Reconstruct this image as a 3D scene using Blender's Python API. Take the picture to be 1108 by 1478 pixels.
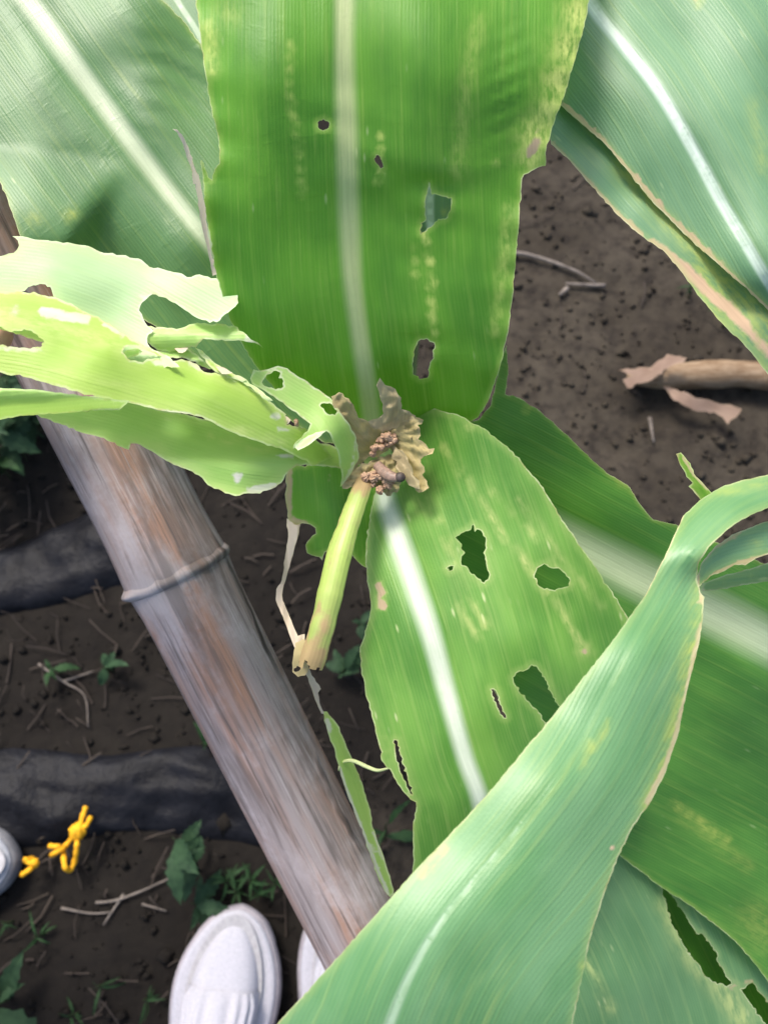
import bpy, bmesh, math, random
import numpy as np
from mathutils import Vector, Matrix, noise
from mathutils.geometry import delaunay_2d_cdt

# ------------------------------------------------------------------ camera, light, exposure
for o in list(bpy.data.objects):
    bpy.data.objects.remove(o)
S = bpy.context.scene
COL = S.collection
CAM_H, TILT = 1.0, math.radians(18)
cd = bpy.data.cameras.new('camera'); cam = bpy.data.objects.new('camera', cd); COL.objects.link(cam)
cam.location = (0, 0, CAM_H); cam.rotation_euler = (TILT, 0, 0)
cd.sensor_fit = 'VERTICAL'; cd.sensor_height = 4.8; cd.sensor_width = 3.6; cd.lens = 4.15
cd.clip_start = 0.01; cd.clip_end = 400
cd.dof.use_dof = True; cd.dof.focus_distance = 0.33; cd.dof.aperture_fstop = 2.0
S.camera = cam

SUN_AZ, SUN_EL = math.radians(-32), math.radians(56)      # azimuth from +Y towards +X
W = bpy.data.worlds.new('World'); S.world = W; W.use_nodes = True
wn = W.node_tree.nodes; wl = W.node_tree.links
sky = wn.new('ShaderNodeTexSky'); sky.sky_type = 'NISHITA'; sky.sun_disc = False
sky.sun_elevation = SUN_EL; sky.sun_rotation = SUN_AZ
sky.air_density = 1.0; sky.dust_density = 4.0; sky.ozone_density = 1.0
wl.new(sky.outputs[0], wn['Background'].inputs[0]); wn['Background'].inputs[1].default_value = 0.15
sd = bpy.data.lights.new('sun', 'SUN'); sun = bpy.data.objects.new('sun', sd); COL.objects.link(sun)
sd.energy = 2.0; sd.angle = math.radians(14); sd.color = (1.0, 0.95, 0.87)
sdir = Vector((math.sin(SUN_AZ) * math.cos(SUN_EL), math.cos(SUN_AZ) * math.cos(SUN_EL), math.sin(SUN_EL)))
sun.rotation_euler = sdir.to_track_quat('Z', 'Y').to_euler(); sun.location = sdir * 5
vs = S.view_settings; vs.view_transform = 'Standard'; vs.look = 'None'; vs.gamma = 1; vs.use_curve_mapping = False
vs.exposure = 1.15

# ------------------------------------------------------------------ helpers
F = 1278.0; CX, CY = 554.0, 739.0
CAMP = Vector((0, 0, CAM_H)); ROT = Matrix.Rotation(TILT, 3, 'X')
def P(x, y, d):
    return CAMP + ROT @ Vector(((x - CX) / F * d, (CY - y) / F * d, -d))
def G(x, y, z=0.0):
    r = ROT @ Vector(((x - CX) / F, (CY - y) / F, -1)); t = (z - CAM_H) / r.z
    return CAMP + r * t
rng = np.random.default_rng(7); random.seed(7)
ZERO = Vector((0, 0, 0))

def empty(name, loc, label, cat, group=None):
    o = bpy.data.objects.new(name, None); COL.objects.link(o); o.location = loc; o.empty_display_size = .05
    tag(o, label, cat, group); return o
def tag(o, label=None, cat=None, group=None, kind=None):
    if label: o['label'] = label
    if cat: o['category'] = cat
    if group: o['group'] = group
    if kind: o['kind'] = kind
    return o
def world_loc(o):
    v = Vector((0, 0, 0))
    while o is not None: v += o.location; o = o.parent
    return v
def mesh_obj(name, verts, faces, mat, parent=None, smooth=True, loc=None):
    """verts in world coordinates; stored relative to the parent (or loc)"""
    off = world_loc(parent) if parent else (loc or ZERO)
    m = bpy.data.meshes.new(name)
    m.from_pydata([tuple(Vector(v) - off) for v in verts], [], faces)
    if mat: m.materials.append(mat)
    m.polygons.foreach_set('use_smooth', [smooth] * len(m.polygons)); m.update()
    o = bpy.data.objects.new(name, m); COL.objects.link(o)
    if parent: o.parent = parent
    elif loc: o.location = loc
    return o

def catmull(pts, step):
    pts = [np.array(p, float) for p in pts]
    if len(pts) < 3: 
        n = max(2, int(np.linalg.norm(pts[-1][:2] - pts[0][:2]) / step)); 
        return np.array([pts[0] + (pts[-1] - pts[0]) * i / n for i in range(n + 1)])
    q = [2 * pts[0] - pts[1]] + pts + [2 * pts[-1] - pts[-2]]
    out = []
    for i in range(1, len(q) - 2):
        a, b, c, d = q[i - 1:i + 3]; n = max(1, int(round(np.linalg.norm((c - b)) / step)))
        for k in range(n):
            t = k / n
            out.append(.5 * (2 * b + (c - a) * t + (2 * a - 5 * b + 4 * c - d) * t * t + (3 * b - a - 3 * c + d) * t ** 3))
    out.append(pts[-1]); return np.array(out)

def tube_data(pts, radii, seg=12, cap=True, twist=0, jit=0):
    pts = [Vector(p) for p in pts]; n = len(pts)
    V = []; Fc = []
    up = None
    for i, p in enumerate(pts):
        t = (pts[min(i + 1, n - 1)] - pts[max(i - 1, 0)]).normalized()
        if up is None:
            up = t.orthogonal().normalized()
        up = (up - t * up.dot(t)).normalized(); s = t.cross(up)
        for k in range(seg):
            a = 2 * math.pi * k / seg
            r = radii[i] * (1 + jit * noise.noise((p.x * 300 + k, p.y * 300, p.z * 300)))
            V.append(p + (up * math.cos(a) + s * math.sin(a)) * r)
    for i in range(n - 1):
        for k in range(seg):
            k2 = (k + 1) % seg
            Fc.append((i * seg + k, i * seg + k2, (i + 1) * seg + k2, (i + 1) * seg + k))
    if cap:
        Fc.append(tuple(range(seg))[::-1]); Fc.append(tuple((n - 1) * seg + k for k in range(seg)))
    return V, Fc
def tube(name, pts, radii, mat, parent=None, seg=12, cap=True, jit=0, loc=None):
    if not hasattr(radii, '__len__'): radii = [radii] * len(pts)
    V, Fc = tube_data(pts, radii, seg, cap, 0, jit)
    return mesh_obj(name, V, Fc, mat, parent, True, loc)

# ------------------------------------------------------------------ materials
class NT:
    def __init__(s, name):
        s.m = bpy.data.materials.new(name); s.m.use_nodes = True; s.t = s.m.node_tree
        s.b = s.t.nodes['Principled BSDF']; s.out = s.t.nodes['Material Output']
    def n(s, typ, **kw):
        nd = s.t.nodes.new(typ)
        for k, v in kw.items(): setattr(nd, k, v)
        return nd
    def put(s, sock, v):
        if isinstance(v, bpy.types.NodeSocket): s.t.links.new(v, sock)
        elif v is not None:
            if isinstance(v, (tuple, list)) and len(v) == 3 and sock.type == 'RGBA': v = (*v, 1)
            sock.default_value = v
    def math(s, op, a, b=None, c=None, clamp=False):
        nd = s.n('ShaderNodeMath', operation=op, use_clamp=clamp)
        for i, v in enumerate((a, b, c)): 
            if v is not None: s.put(nd.inputs[i], v)
        return nd.outputs[0]
    def attr(s, name):
        return s.n('ShaderNodeAttribute', attribute_name=name).outputs['Fac']
    def mix(s, fac, a, b, blend='MIX'):
        nd = s.n('ShaderNodeMix', data_type='RGBA', blend_type=blend)
        s.put(nd.inputs[0], fac); s.put(nd.inputs[6], a); s.put(nd.inputs[7], b); return nd.outputs[2]
    def ramp(s, v, a, b, lo=0., hi=1., smooth=True):
        nd = s.n('ShaderNodeMapRange'); nd.interpolation_type = 'SMOOTHSTEP' if smooth else 'LINEAR'
        s.put(nd.inputs[0], v)
        for i, q in zip((1, 2, 3, 4), (a, b, lo, hi)): s.put(nd.inputs[i], q)
        return nd.outputs[0]
    def vec(s, x, y, z=0.):
        nd = s.n('ShaderNodeCombineXYZ')
        for i, v in enumerate((x, y, z)): s.put(nd.inputs[i], v)
        return nd.outputs[0]
    def noise(s, vec, scale, detail=2., rough=.55, dist=0.):
        nd = s.n('ShaderNodeTexNoise')
        if vec is not None: s.put(nd.inputs['Vector'], vec)
        nd.inputs['Scale'].default_value = scale; nd.inputs['Detail'].default_value = detail
        nd.inputs['Roughness'].default_value = rough; nd.inputs['Distortion'].default_value = dist
        return nd.outputs['Fac']
    def voro(s, vec, scale, feature='F1'):
        nd = s.n('ShaderNodeTexVoronoi', feature=feature)
        if vec is not None: s.put(nd.inputs['Vector'], vec)
        nd.inputs['Scale'].default_value = scale; return nd.outputs['Distance']
    def coord(s, which='Object'):
        return s.n('ShaderNodeTexCoord').outputs[which]
    def bump(s, h, strength, dist, normal=None):
        nd = s.n('ShaderNodeBump'); s.put(nd.inputs['Height'], h)
        nd.inputs['Strength'].default_value = strength; nd.inputs['Distance'].default_value = dist
        if normal is not None: s.put(nd.inputs['Normal'], normal)
        return nd.outputs[0]
    def link(s, a, b): s.t.links.new(a, b)

def leaf_mat(name, dark, light, rib=(.62, .72, .46), trans=.35, tcol=(.30, .52, .05), rough=.42, spec=.5,
             rim=(.72, .74, .45), rimw=.0007, yellow=(.42, .48, .10), dryc=(.50, .38, .24), vein=.5, speck=.5,
             crinkle=0., seed=0., streak=.5, ribsoft=1.7):
    t = NT(name)
    lat, ln, edge, blo, dry, rb = (t.attr(a) for a in ('lat', 'len', 'edge', 'blotch', 'dry', 'rib'))
    v1 = t.vec(t.math('MULTIPLY', lat, 1.0), t.math('MULTIPLY', ln, .045), seed)
    v2 = t.vec(t.math('MULTIPLY', lat, 1.0), t.math('MULTIPLY', ln, .35), seed + 3)
    iso = t.vec(lat, ln, seed + 5)
    st = t.noise(v1, 420, 3, .6)
    broad = t.noise(v2, 55, 3, .55)
    col = t.mix(t.ramp(broad, .3, .7), dark, light)
    # fine parallel veins
    wob = t.noise(v2, 90, 2)
    ph = t.math('ADD', t.math('MULTIPLY', lat, 2 * math.pi / .00125), t.math('MULTIPLY', wob, 3.0))
    w1 = t.ramp(t.math('SINE', ph), .35, 1.)
    ph2 = t.math('ADD', t.math('MULTIPLY', lat, 2 * math.pi / .0068), t.math('MULTIPLY', wob, 2.0))
    w2 = t.ramp(t.math('SINE', ph2), .80, 1.)
    veins = t.math('MAXIMUM', t.math('MULTIPLY', w1, .24), t.math('MULTIPLY', w2, .42))
    veins = t.math('MULTIPLY', veins, t.ramp(t.noise(v2, 130, 2), .25, .75, .35, 1.))
    lite = t.mix(.55, light, yellow)
    col = t.mix(t.math('MULTIPLY', veins, vein), col, lite)
    col = t.mix(t.math('MULTIPLY', t.ramp(st, .52, .78), streak), col, lite)
    # pale feeding specks and short scars along the veins
    vs_ = t.vec(lat, t.math('MULTIPLY', ln, .3), seed + 9)
    sp = t.math('MULTIPLY', t.ramp(t.voro(vs_, 190), .16, .05), t.ramp(t.noise(iso, 30, 2), .48, .62))
    col = t.mix(t.math('MULTIPLY', sp, speck), col, (.55, .62, .30))
    # chlorotic blotches and dry tissue
    bn = t.math('MULTIPLY', blo, t.ramp(t.noise(v2, 420, 3, .65), .30, .62, .15, 1.))
    col = t.mix(t.math('MINIMUM', bn, 1.), col, yellow)
    dcol = t.mix(t.noise(v1, 330, 3), tuple(c * .62 for c in dryc), tuple(min(1, c * 1.35) for c in dryc))
    dmask = t.ramp(t.math('ADD', dry, t.math('MULTIPLY', t.math('SUBTRACT', t.noise(iso, 260, 4, .6), .5), .5)), .28, .62)
    dmask = t.math('MULTIPLY', dmask, t.ramp(dry, .0, .08))
    # midrib
    rbn = t.math('ADD', rb, t.math('MULTIPLY', t.math('SUBTRACT', t.noise(v1, 300, 2), .5), .35))
    rmask = t.ramp(rbn, ribsoft, .25)
    rcol = t.mix(t.ramp(t.noise(v1, 700, 2), .3, .7), rib, tuple(c * .86 for c in rib))
    col = t.mix(rmask, col, rcol)
    col = t.mix(dmask, col, dcol)
    # cut edge / margin
    en = t.math('ADD', edge, t.math('MULTIPLY', t.math('SUBTRACT', t.noise(iso, 500, 3), .5), rimw * 1.3))
    emask = t.math('MULTIPLY', t.ramp(en, rimw, rimw * .25), t.ramp(broad, .36, .60, .30, 1.))
    col = t.mix(t.math('MULTIPLY', emask, .85), col, t.mix(t.ramp(t.noise(iso, 150, 3), .48, .66), rim, tuple(a * b for a, b in zip(rim, (.62, .50, .38)))))
    halo = t.math('MULTIPLY', t.ramp(en, rimw * 5, rimw), .35)
    col = t.mix(halo, col, lite)
    # relief
    h = t.math('ADD', t.math('MULTIPLY', t.math('SINE', ph), .000016), t.math('MULTIPLY', w2, .00004))
    h = t.math('ADD', h, t.math('MULTIPLY', st, .00007))
    h = t.math('ADD', h, t.math('MULTIPLY', t.noise(iso, 900, 2), .00006))
    if crinkle:
        cv = t.vec(t.math('MULTIPLY', lat, .35), ln, seed)
        cm = t.ramp(t.noise(iso, 22, 2), .45, .62)
        cr = t.math('MULTIPLY', t.ramp(t.noise(cv, 240, 2, .5, .6), .45, .75), cm)
        h = t.math('ADD', h, t.math('MULTIPLY', cr, .00018 * crinkle))
    nb = t.bump(h, .9, 1.0)
    t.put(t.b.inputs['Base Color'], col); t.put(t.b.inputs['Normal'], nb)
    t.put(t.b.inputs['Roughness'], t.math('ADD', rough, t.math('MULTIPLY', t.math('MAXIMUM', dmask, emask), .35)))
    t.b.inputs['Specular IOR Level'].default_value = spec
    tr = t.n('ShaderNodeBsdfTranslucent')
    tc = t.mix(.5, tcol, col, 'MIX'); tc = t.mix(t.math('MULTIPLY', veins, .35), tc, (.5, .72, .12))
    tc = t.mix(dmask, tc, tuple(c * .9 for c in dryc)); tc = t.mix(t.math('MULTIPLY', rmask, .8), tc, (.30, .42, .16))
    t.put(tr.inputs['Color'], tc); t.put(tr.inputs['Normal'], nb)
    mx = t.n('ShaderNodeMixShader'); mx.inputs[0].default_value = trans
    t.link(t.b.outputs[0], mx.inputs[1]); t.link(tr.outputs[0], mx.inputs[2]); t.link(mx.outputs[0], t.out.inputs[0])
    return t.m

def noisy_mat(name, c1, c2, scale=40, rough=.7, bump=.3, bdist=.002, spec=.3, detail=5, stretch=(1, 1, 1), rough_n=.6):
    t = NT(name); mp = t.n('ShaderNodeMapping'); mp.inputs['Scale'].default_value = stretch
    t.link(t.coord(), mp.inputs[0]); v = mp.outputs[0]
    n1 = t.noise(v, scale, detail, rough_n); n2 = t.noise(v, scale * 5, 3)
    t.put(t.b.inputs['Base Color'], t.mix(t.ramp(t.math('ADD', t.math('MULTIPLY', n1, .7), t.math('MULTIPLY', n2, .3)), .35, .65), c1, c2))
    t.b.inputs['Roughness'].default_value = rough; t.b.inputs['Specular IOR Level'].default_value = spec
    if bump: t.put(t.b.inputs['Normal'], t.bump(t.math('ADD', n1, t.math('MULTIPLY', n2, .4)), bump, bdist))
    return t.m

def soil_mat():
    t = NT('soil'); v = t.coord('Object')
    n1 = t.noise(v, 7, 5, .6); n2 = t.noise(v, 60, 6, .65); n3 = t.noise(v, 320, 4, .6); vo = t.voro(v, 90)
    sx = t.n('ShaderNodeSeparateXYZ'); t.link(v, sx.inputs[0])
    shadowed = t.ramp(t.math('ADD', sx.outputs[0], t.math('MULTIPLY', t.math('SUBTRACT', t.noise(v, 4, 4), .5), .35)), .12, -.08)  # mask for shade painted into the soil colour on the left, noisy edge
    c = t.mix(t.ramp(n1, .35, .65), (.030, .0245, .0180), (.048, .040, .030))
    c = t.mix(t.ramp(n2, .4, .7), c, (.019, .0155, .0125)); c = t.mix(t.math('MULTIPLY', t.ramp(n3, .58, .75), .6), c, (.058, .049, .042))
    c = t.mix(t.math('MULTIPLY', shadowed, .85), c, (.0062, .0052, .0046))  # painted shade: darkens the soil colour towards the left
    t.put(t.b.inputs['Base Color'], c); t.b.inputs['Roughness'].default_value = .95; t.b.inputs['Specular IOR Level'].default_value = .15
    h = t.math('ADD', t.math('MULTIPLY', n2, .6), t.math('ADD', t.math('MULTIPLY', n3, .25), t.math('MULTIPLY', vo, -.3)))
    t.put(t.b.inputs['Normal'], t.bump(h, .5, .006)); return t.m

def bamboo_mat():
    t = NT('weathered_bamboo')
    u, l = t.attr('ang'), t.attr('len')
    sv = t.vec(u, t.math('MULTIPLY', l, 1.3), 0.); fv = t.vec(u, t.math('MULTIPLY', l, .45), 4.); bv = t.vec(u, t.math('MULTIPLY', l, 9.), 2.)
    br = t.noise(sv, 2.1, 4, .6); fi = t.noise(fv, 24, 4, .7); md = t.noise(t.vec(u, t.math('MULTIPLY', l, 1.1), 9.), 8, 4, .65); bl = t.noise(bv, 2.6, 5, .68)
    c = t.mix(t.ramp(br, .40, .60), (.265, .225, .225), (.31, .168, .112))
    c = t.mix(t.math('MULTIPLY', t.ramp(bl, .46, .68), .65), c, (.41, .365, .375))
    c = t.mix(t.math('MULTIPLY', t.ramp(md, .48, .64), .70), c, (.11, .085, .078))
    c = t.mix(t.math('MULTIPLY', t.ramp(fi, .51, .67), .75), c, (.085, .068, .064))
    c = t.mix(t.math('MULTIPLY', t.ramp(t.noise(fv, 50, 2), .58, .72), .40), c, (.40, .36, .36))
    cr = t.ramp(t.math('ABSOLUTE', t.math('SUBTRACT', u, t.math('ADD', .05, t.math('MULTIPLY', t.noise(t.vec(0., l, 0.), 7, 4), .55)))), .035, .008)
    cr = t.math('MULTIPLY', cr, t.ramp(t.noise(t.vec(0., l, 7.), 14, 3), .40, .62))
    c = t.mix(t.math('MULTIPLY', cr, .9), c, (.030, .024, .022))
    nodem = t.attr('node'); c = t.mix(t.math('MULTIPLY', nodem, t.ramp(bl, .40, .55)), c, (.33, .29, .29))
    c = t.mix(t.math('MULTIPLY', nodem, t.math('MULTIPLY', t.ramp(md, .45, .60), .75)), c, (.10, .075, .065))
    t.put(t.b.inputs['Base Color'], c); t.b.inputs['Roughness'].default_value = .68; t.b.inputs['Specular IOR Level'].default_value = .3
    h = t.math('SUBTRACT', t.math('ADD', t.math('MULTIPLY', fi, .0008), t.math('MULTIPLY', bl, .0009)), t.math('MULTIPLY', cr, .0015))
    t.put(t.b.inputs['Normal'], t.bump(h, .9, 1.)); return t.m

G_DARK = dict(dark=(.040, .120, .022), light=(.085, .200, .035))
M_UP = leaf_mat('leaf_upright', (.060, .215, .012), (.120, .330, .022), rib=(.50, .58, .26), trans=.42, tcol=(.26, .60, .02), crinkle=.35, seed=1, rough=.50, rimw=.0005, yellow=(.58, .66, .17), ribsoft=1.55, vein=.22, streak=.3)
M_LOW = leaf_mat('leaf_perforated', (.082, .235, .034), (.170, .365, .060), rib=(.74, .82, .66), trans=.36, tcol=(.23, .54, .07), seed=2, rough=.48, rimw=.0007, streak=.4, speck=.8, yellow=(.52, .58, .20))
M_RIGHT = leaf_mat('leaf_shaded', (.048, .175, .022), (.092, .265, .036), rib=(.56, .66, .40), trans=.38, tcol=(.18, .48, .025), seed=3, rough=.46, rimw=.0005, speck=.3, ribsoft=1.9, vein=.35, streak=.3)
M_TL = leaf_mat('leaf_deep_green', (.072, .175, .058), (.112, .240, .086), rib=(.52, .60, .40), trans=.3, tcol=(.18, .38, .05), seed=4, rough=.47, crinkle=.6, rimw=.0005, ribsoft=1.45, speck=.35, vein=.35, streak=.3, spec=.6)
M_PALE = leaf_mat('leaf_pale_mint', (.36, .58, .25), (.50, .70, .36), rib=(.62, .74, .34), trans=.42, tcol=(.60, .82, .30), rim=(.88, .87, .72), rimw=.0010, seed=5, rough=.46, speck=.3, dryc=(.90, .86, .70), vein=.3, streak=.25, yellow=(.66, .78, .30))
M_LIME = leaf_mat('leaf_lime', (.32, .52, .075), (.46, .66, .13), rib=(.55, .66, .25), trans=.45, tcol=(.60, .82, .10), rim=(.88, .85, .66), rimw=.0010, seed=6, rough=.48, speck=.4, dryc=(.90, .85, .66), vein=.3, streak=.3, yellow=(.74, .80, .30))
M_MID = leaf_mat('leaf_fresh_green', (.29, .53, .11), (.42, .65, .17), rib=(.55, .66, .25), trans=.42, tcol=(.52, .78, .12), rim=(.86, .84, .64), rimw=.0010, seed=12, rough=.47, speck=.4, dryc=(.86, .82, .66), vein=.35, streak=.35, yellow=(.62, .70, .26))
M_GLAU = leaf_mat('leaf_blue_green', (.092, .222, .095), (.145, .295, .140), rib=(.66, .78, .66), trans=.28, tcol=(.24, .44, .10), seed=7, rough=.52, rimw=.0006, rim=(.68, .62, .42), dryc=(.55, .38, .24), vein=.4, spec=.7, speck=.4, ribsoft=1.9, streak=.3)
M_FRONT = leaf_mat('leaf_front', (.092, .245, .080), (.160, .330, .140), rib=(.40, .56, .36), trans=.28, tcol=(.22, .44, .08), seed=8, rough=.50, rimw=.0006, rim=(.60, .56, .34), dryc=(.62, .44, .28), vein=.4, spec=.85, speck=.25, ribsoft=1.8, streak=.45)
M_TAN = leaf_mat('leaf_dry_pale', (.33, .26, .14), (.50, .42, .25), rib=(.5, .4, .3), trans=.3, tcol=(.55, .46, .24), rim=(.5, .42, .28), rimw=.0003, yellow=(.56, .48, .28), dryc=(.40, .28, .16), seed=16, rough=.75, spec=.2, speck=0, vein=.6, streak=.9)
M_HUSK = leaf_mat('husk_brown', (.15, .095, .070), (.27, .19, .145), rib=(.3, .2, .15), trans=.2, tcol=(.35, .24, .16), rim=(.3, .22, .16), rimw=.0003, yellow=(.34, .26, .18), dryc=(.25, .17, .11), seed=18, rough=.8, spec=.2, speck=0, vein=.4, streak=.8)
M_UNDER = leaf_mat('leaf_under', (.095, .225, .085), (.145, .30, .125), trans=.36, tcol=(.30, .56, .10), seed=15, rough=.48, rimw=.0006, streak=.35, speck=.5, yellow=(.52, .60, .22))
M_DRY = leaf_mat('leaf_dry_tan', (.29, .225, .100), (.48, .40, .19), rib=(.45, .36, .24), trans=.3, tcol=(.52, .44, .18), rim=(.52, .42, .24), rimw=.0004, yellow=(.55, .45, .28), dryc=(.40, .27, .16), seed=9, rough=.75, spec=.25, speck=0, vein=.5, streak=.7)
M_STRAW = leaf_mat('leaf_dry_straw', (.42, .34, .26), (.62, .53, .43), rib=(.5, .4, .3), trans=.3, tcol=(.6, .5, .36), rim=(.6, .52, .4), rimw=.0003, yellow=(.6, .52, .36), dryc=(.45, .33, .22), seed=10, rough=.7, spec=.25, speck=0, vein=.4, streak=.6)
M_SOIL = soil_mat(); M_BAM = bamboo_mat()
M_STALK = noisy_mat('corn_stalk_green', (.10, .17, .045), (.17, .24, .07), 25, .5, .3, .001, stretch=(3, 3, .4))
M_FRASS = noisy_mat('moist_frass', (.26, .155, .095), (.46, .31, .20), 260, .75, .6, .002)

# ------------------------------------------------------------------ leaf sheets
def inside(poly, q):
    x, y = q[:, 0], q[:, 1]; r = np.zeros(len(q), bool)
    a = poly; b = np.roll(poly, -1, 0)
    for (x0, y0), (x1, y1) in zip(a, b):
        if y0 == y1: continue
        c = ((y0 > y) != (y1 > y)) & (x < (x1 - x0) * (y - y0) / (y1 - y0) + x0); r ^= c
    return r
def seg_dist(q, a, b):
    """distance of points q to segments a-b; returns min distance, index, parameter"""
    best = np.full(len(q), 1e9); bi = np.zeros(len(q), int); bt = np.zeros(len(q))
    d = b - a; L2 = (d ** 2).sum(1) + 1e-12
    for i in range(len(a)):
        t = np.clip(((q - a[i]) @ d[i]) / L2[i], 0, 1)
        e = np.hypot(q[:, 0] - a[i, 0] - t * d[i, 0], q[:, 1] - a[i, 1] - t * d[i, 1])
        m = e < best; best[m] = e[m]; bi[m] = i; bt[m] = t[m]
    return best, bi, bt
def tps(ctrl):
    c = np.array(ctrl, float); X = c[:, :2] / 500; n = len(c)
    def K(r2): return np.where(r2 > 1e-12, .5 * r2 * np.log(r2 + 1e-12), 0)
    A = np.zeros((n + 3, n + 3)); A[:n, :n] = K(((X[:, None] - X[None]) ** 2).sum(-1)) + np.eye(n) * 2e-3
    A[:n, n] = 1; A[:n, n + 1:] = X; A[n, :n] = 1; A[n + 1:, :n] = X.T
    w = np.linalg.solve(A, np.r_[c[:, 2], 0, 0, 0])
    def f(q):
        q = q / 500; return K(((q[:, None] - X[None]) ** 2).sum(-1)) @ w[:n] + w[n] + q @ w[n + 1:]
    return f
def densify(poly, step, rough, r):
    """closed polygon; corners stay, sides get small chewed irregularities"""
    out = []
    p = np.array(poly, float); n = len(p)
    for i in range(n):
        a, b = p[i], p[(i + 1) % n]; L = np.linalg.norm(b - a); k = max(1, int(round(L / step)))
        nrm = np.array([b[1] - a[1], a[0] - b[0]]) / (L + 1e-9)
        for j in range(k):
            t = j / k; q = a + (b - a) * t
            if j: q = q + nrm * (r.normal(0, rough) + rough * 1.6 * noise.noise((q[0] / 9, q[1] / 9, rough)) * math.sin(math.pi * t) ** .5)
            out.append(q)
    return np.array(out)

def sheet(name, parent, outline, depth, mat, rib=None, ribw=10, holes=(), step=11, rough=.5, blotch=(), dry=(),
          wave=(0, 0), groove=0., split=True, smooth_outline=False, hrough=.9, seed=0, label=None, flute=None, bend=None, ribk=None):
    r = np.random.default_rng(100 + seed)
    if smooth_outline:
        o = catmull(list(outline) + [outline[0]], 7)[:-1]; 
        if rough: o = o + r.normal(0, rough * .4, o.shape)
    else: o = densify(outline, 6, rough, r)
    H = [densify(h, 3.5, hrough, r) for h in holes]
    dep = tps(depth)
    segA = np.vstack([o] + H); segB = np.vstack([np.roll(o, -1, 0)] + [np.roll(h, -1, 0) for h in H])
    # interior points
    lo, hi = o.min(0), o.max(0)
    gx, gy = np.meshgrid(np.arange(lo[0], hi[0], step), np.arange(lo[1], hi[1], step * .866))
    gx[1::2] += step / 2; g = np.c_[gx.ravel(), gy.ravel()] + r.uniform(-1, 1, (gx.size, 2)) * step * .12
    g = g[inside(o, g)]
    for h in H: g = g[~inside(h, g)]
    dist, _, _ = seg_dist(g, segA, segB); g = g[dist > 7]
    # rings close to the cut edges
    rings = []
    for off in (1.6, 4.2):
        for poly, sgn in [(o, 1)] + [(h, -1) for h in H]:
            t = np.roll(poly, -1, 0) - np.roll(poly, 1, 0); t /= (np.linalg.norm(t, axis=1, keepdims=True) + 1e-9)
            nr = np.c_[-t[:, 1], t[:, 0]]
            for s in (1, -1):
                q = poly + nr * off * s; ok = inside(o, q)
                for h in H: ok &= ~inside(h, q)
                q = q[ok]
                if len(q):
                    dd, _, _ = seg_dist(q, segA, segB); rings.append(q[dd > off * .8])
    # midrib
    extra = []; edges = []
    if rib is not None:
        mr = catmull([p[:2] for p in rib], 8)
        a0 = mr[0] + (mr[0] - mr[1]) * 60; a1 = mr[-1] + (mr[-1] - mr[-2]) * 60
        M = np.vstack([a0, mr, a1]); tg = np.gradient(mr, axis=0); tg /= np.linalg.norm(tg, axis=1, keepdims=True)
        nr = np.c_[-tg[:, 1], tg[:, 0]]
        cum = np.r_[0, np.cumsum(np.linalg.norm(np.diff(M, axis=0), axis=1))]
        if hasattr(ribw, '__len__'): rw = np.interp(np.linspace(0, 1, len(mr)), np.linspace(0, 1, len(ribw)), ribw)
        else: rw = np.full(len(mr), float(ribw))
        if split:
            for s in (1, -1):
                q = mr + nr * rw[:, None] * s; ok = inside(o, q)
                for h in H: ok &= ~inside(h, q)
                dd, _, _ = seg_dist(q, segA, segB); ok &= dd > 2
                extra.append((q, ok))
    pts = [o] + H; E = []; base = 0
    for poly in pts:
        n = len(poly); E += [(base + i, base + (i + 1) % n) for i in range(n)]; base += n
    for q, ok in extra:
        idx = {}
        for i in range(len(q)):
            if ok[i]: idx[i] = base + len(idx)
        for i in idx:
            if i + 1 in idx: E.append((idx[i], idx[i + 1]))
        pts.append(q[ok]); base += int(ok.sum())
    if rings:
        rg = np.vstack(rings); keep = np.ones(len(rg), bool)
        cell = {}
        for i, p in enumerate(rg):
            k = (int(p[0] // 1.4), int(p[1] // 1.4))
            if k in cell: keep[i] = False
            cell[k] = 1
        pts.append(rg[keep])
    pts.append(g); allp = np.vstack(pts)
    res = delaunay_2d_cdt([Vector(p) for p in allp], E, [], 0, 1e-5)
    q = np.array([tuple(v) for v in res[0]]); tri = np.array([f for f in res[2] if len(f) == 3])
    cen = q[tri].mean(1); ok = inside(o, cen)
    for h in H: ok &= ~inside(h, cen)
    tri = tri[ok]
    used = np.unique(tri); remap = -np.ones(len(q), int); remap[used] = np.arange(len(used)); q = q[used]; tri = remap[tri]
    d = dep(q); dm = float(np.median(d)); px = dm / F
    edge, _, _ = seg_dist(q, segA, segB)
    if rib is not None:
        bd, bi, bt = seg_dist(q, M[:-1], M[1:]); dv = M[1:] - M[:-1]
        sg = np.sign(dv[bi, 0] * (q[:, 1] - M[bi, 1]) - dv[bi, 1] * (q[:, 0] - M[bi, 0])); sg[sg == 0] = 1
        ln = cum[bi] + bt * np.linalg.norm(dv[bi], axis=1); lat = bd * sg
        rwi = np.interp(ln, cum[1:-1], rw); rbv = bd / np.maximum(rwi, .01)
        if rw.max() < .5: rbv[:] = 50
        rbs = rbv.copy()
        if ribk is not None:
            kk = np.interp(ln, cum[1:-1], np.interp(np.linspace(0, 1, len(mr)), np.linspace(0, 1, len(ribk)), ribk)); rbs = rbv + (1 - kk) * 2.2
    else:
        # veins run along the longest axis
        c = q.mean(0); ev, evec = np.linalg.eigh(np.cov((q - c).T)); ax = evec[:, 1]
        ln = (q - c) @ ax; lat = (q - c) @ np.array([-ax[1], ax[0]]); rbv = np.full(len(q), 50.); rbs = rbv
    # relief of the whole blade
    if groove and rib is not None: d = d + groove * np.exp(-(rbv / 1.3) ** 2)
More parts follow.
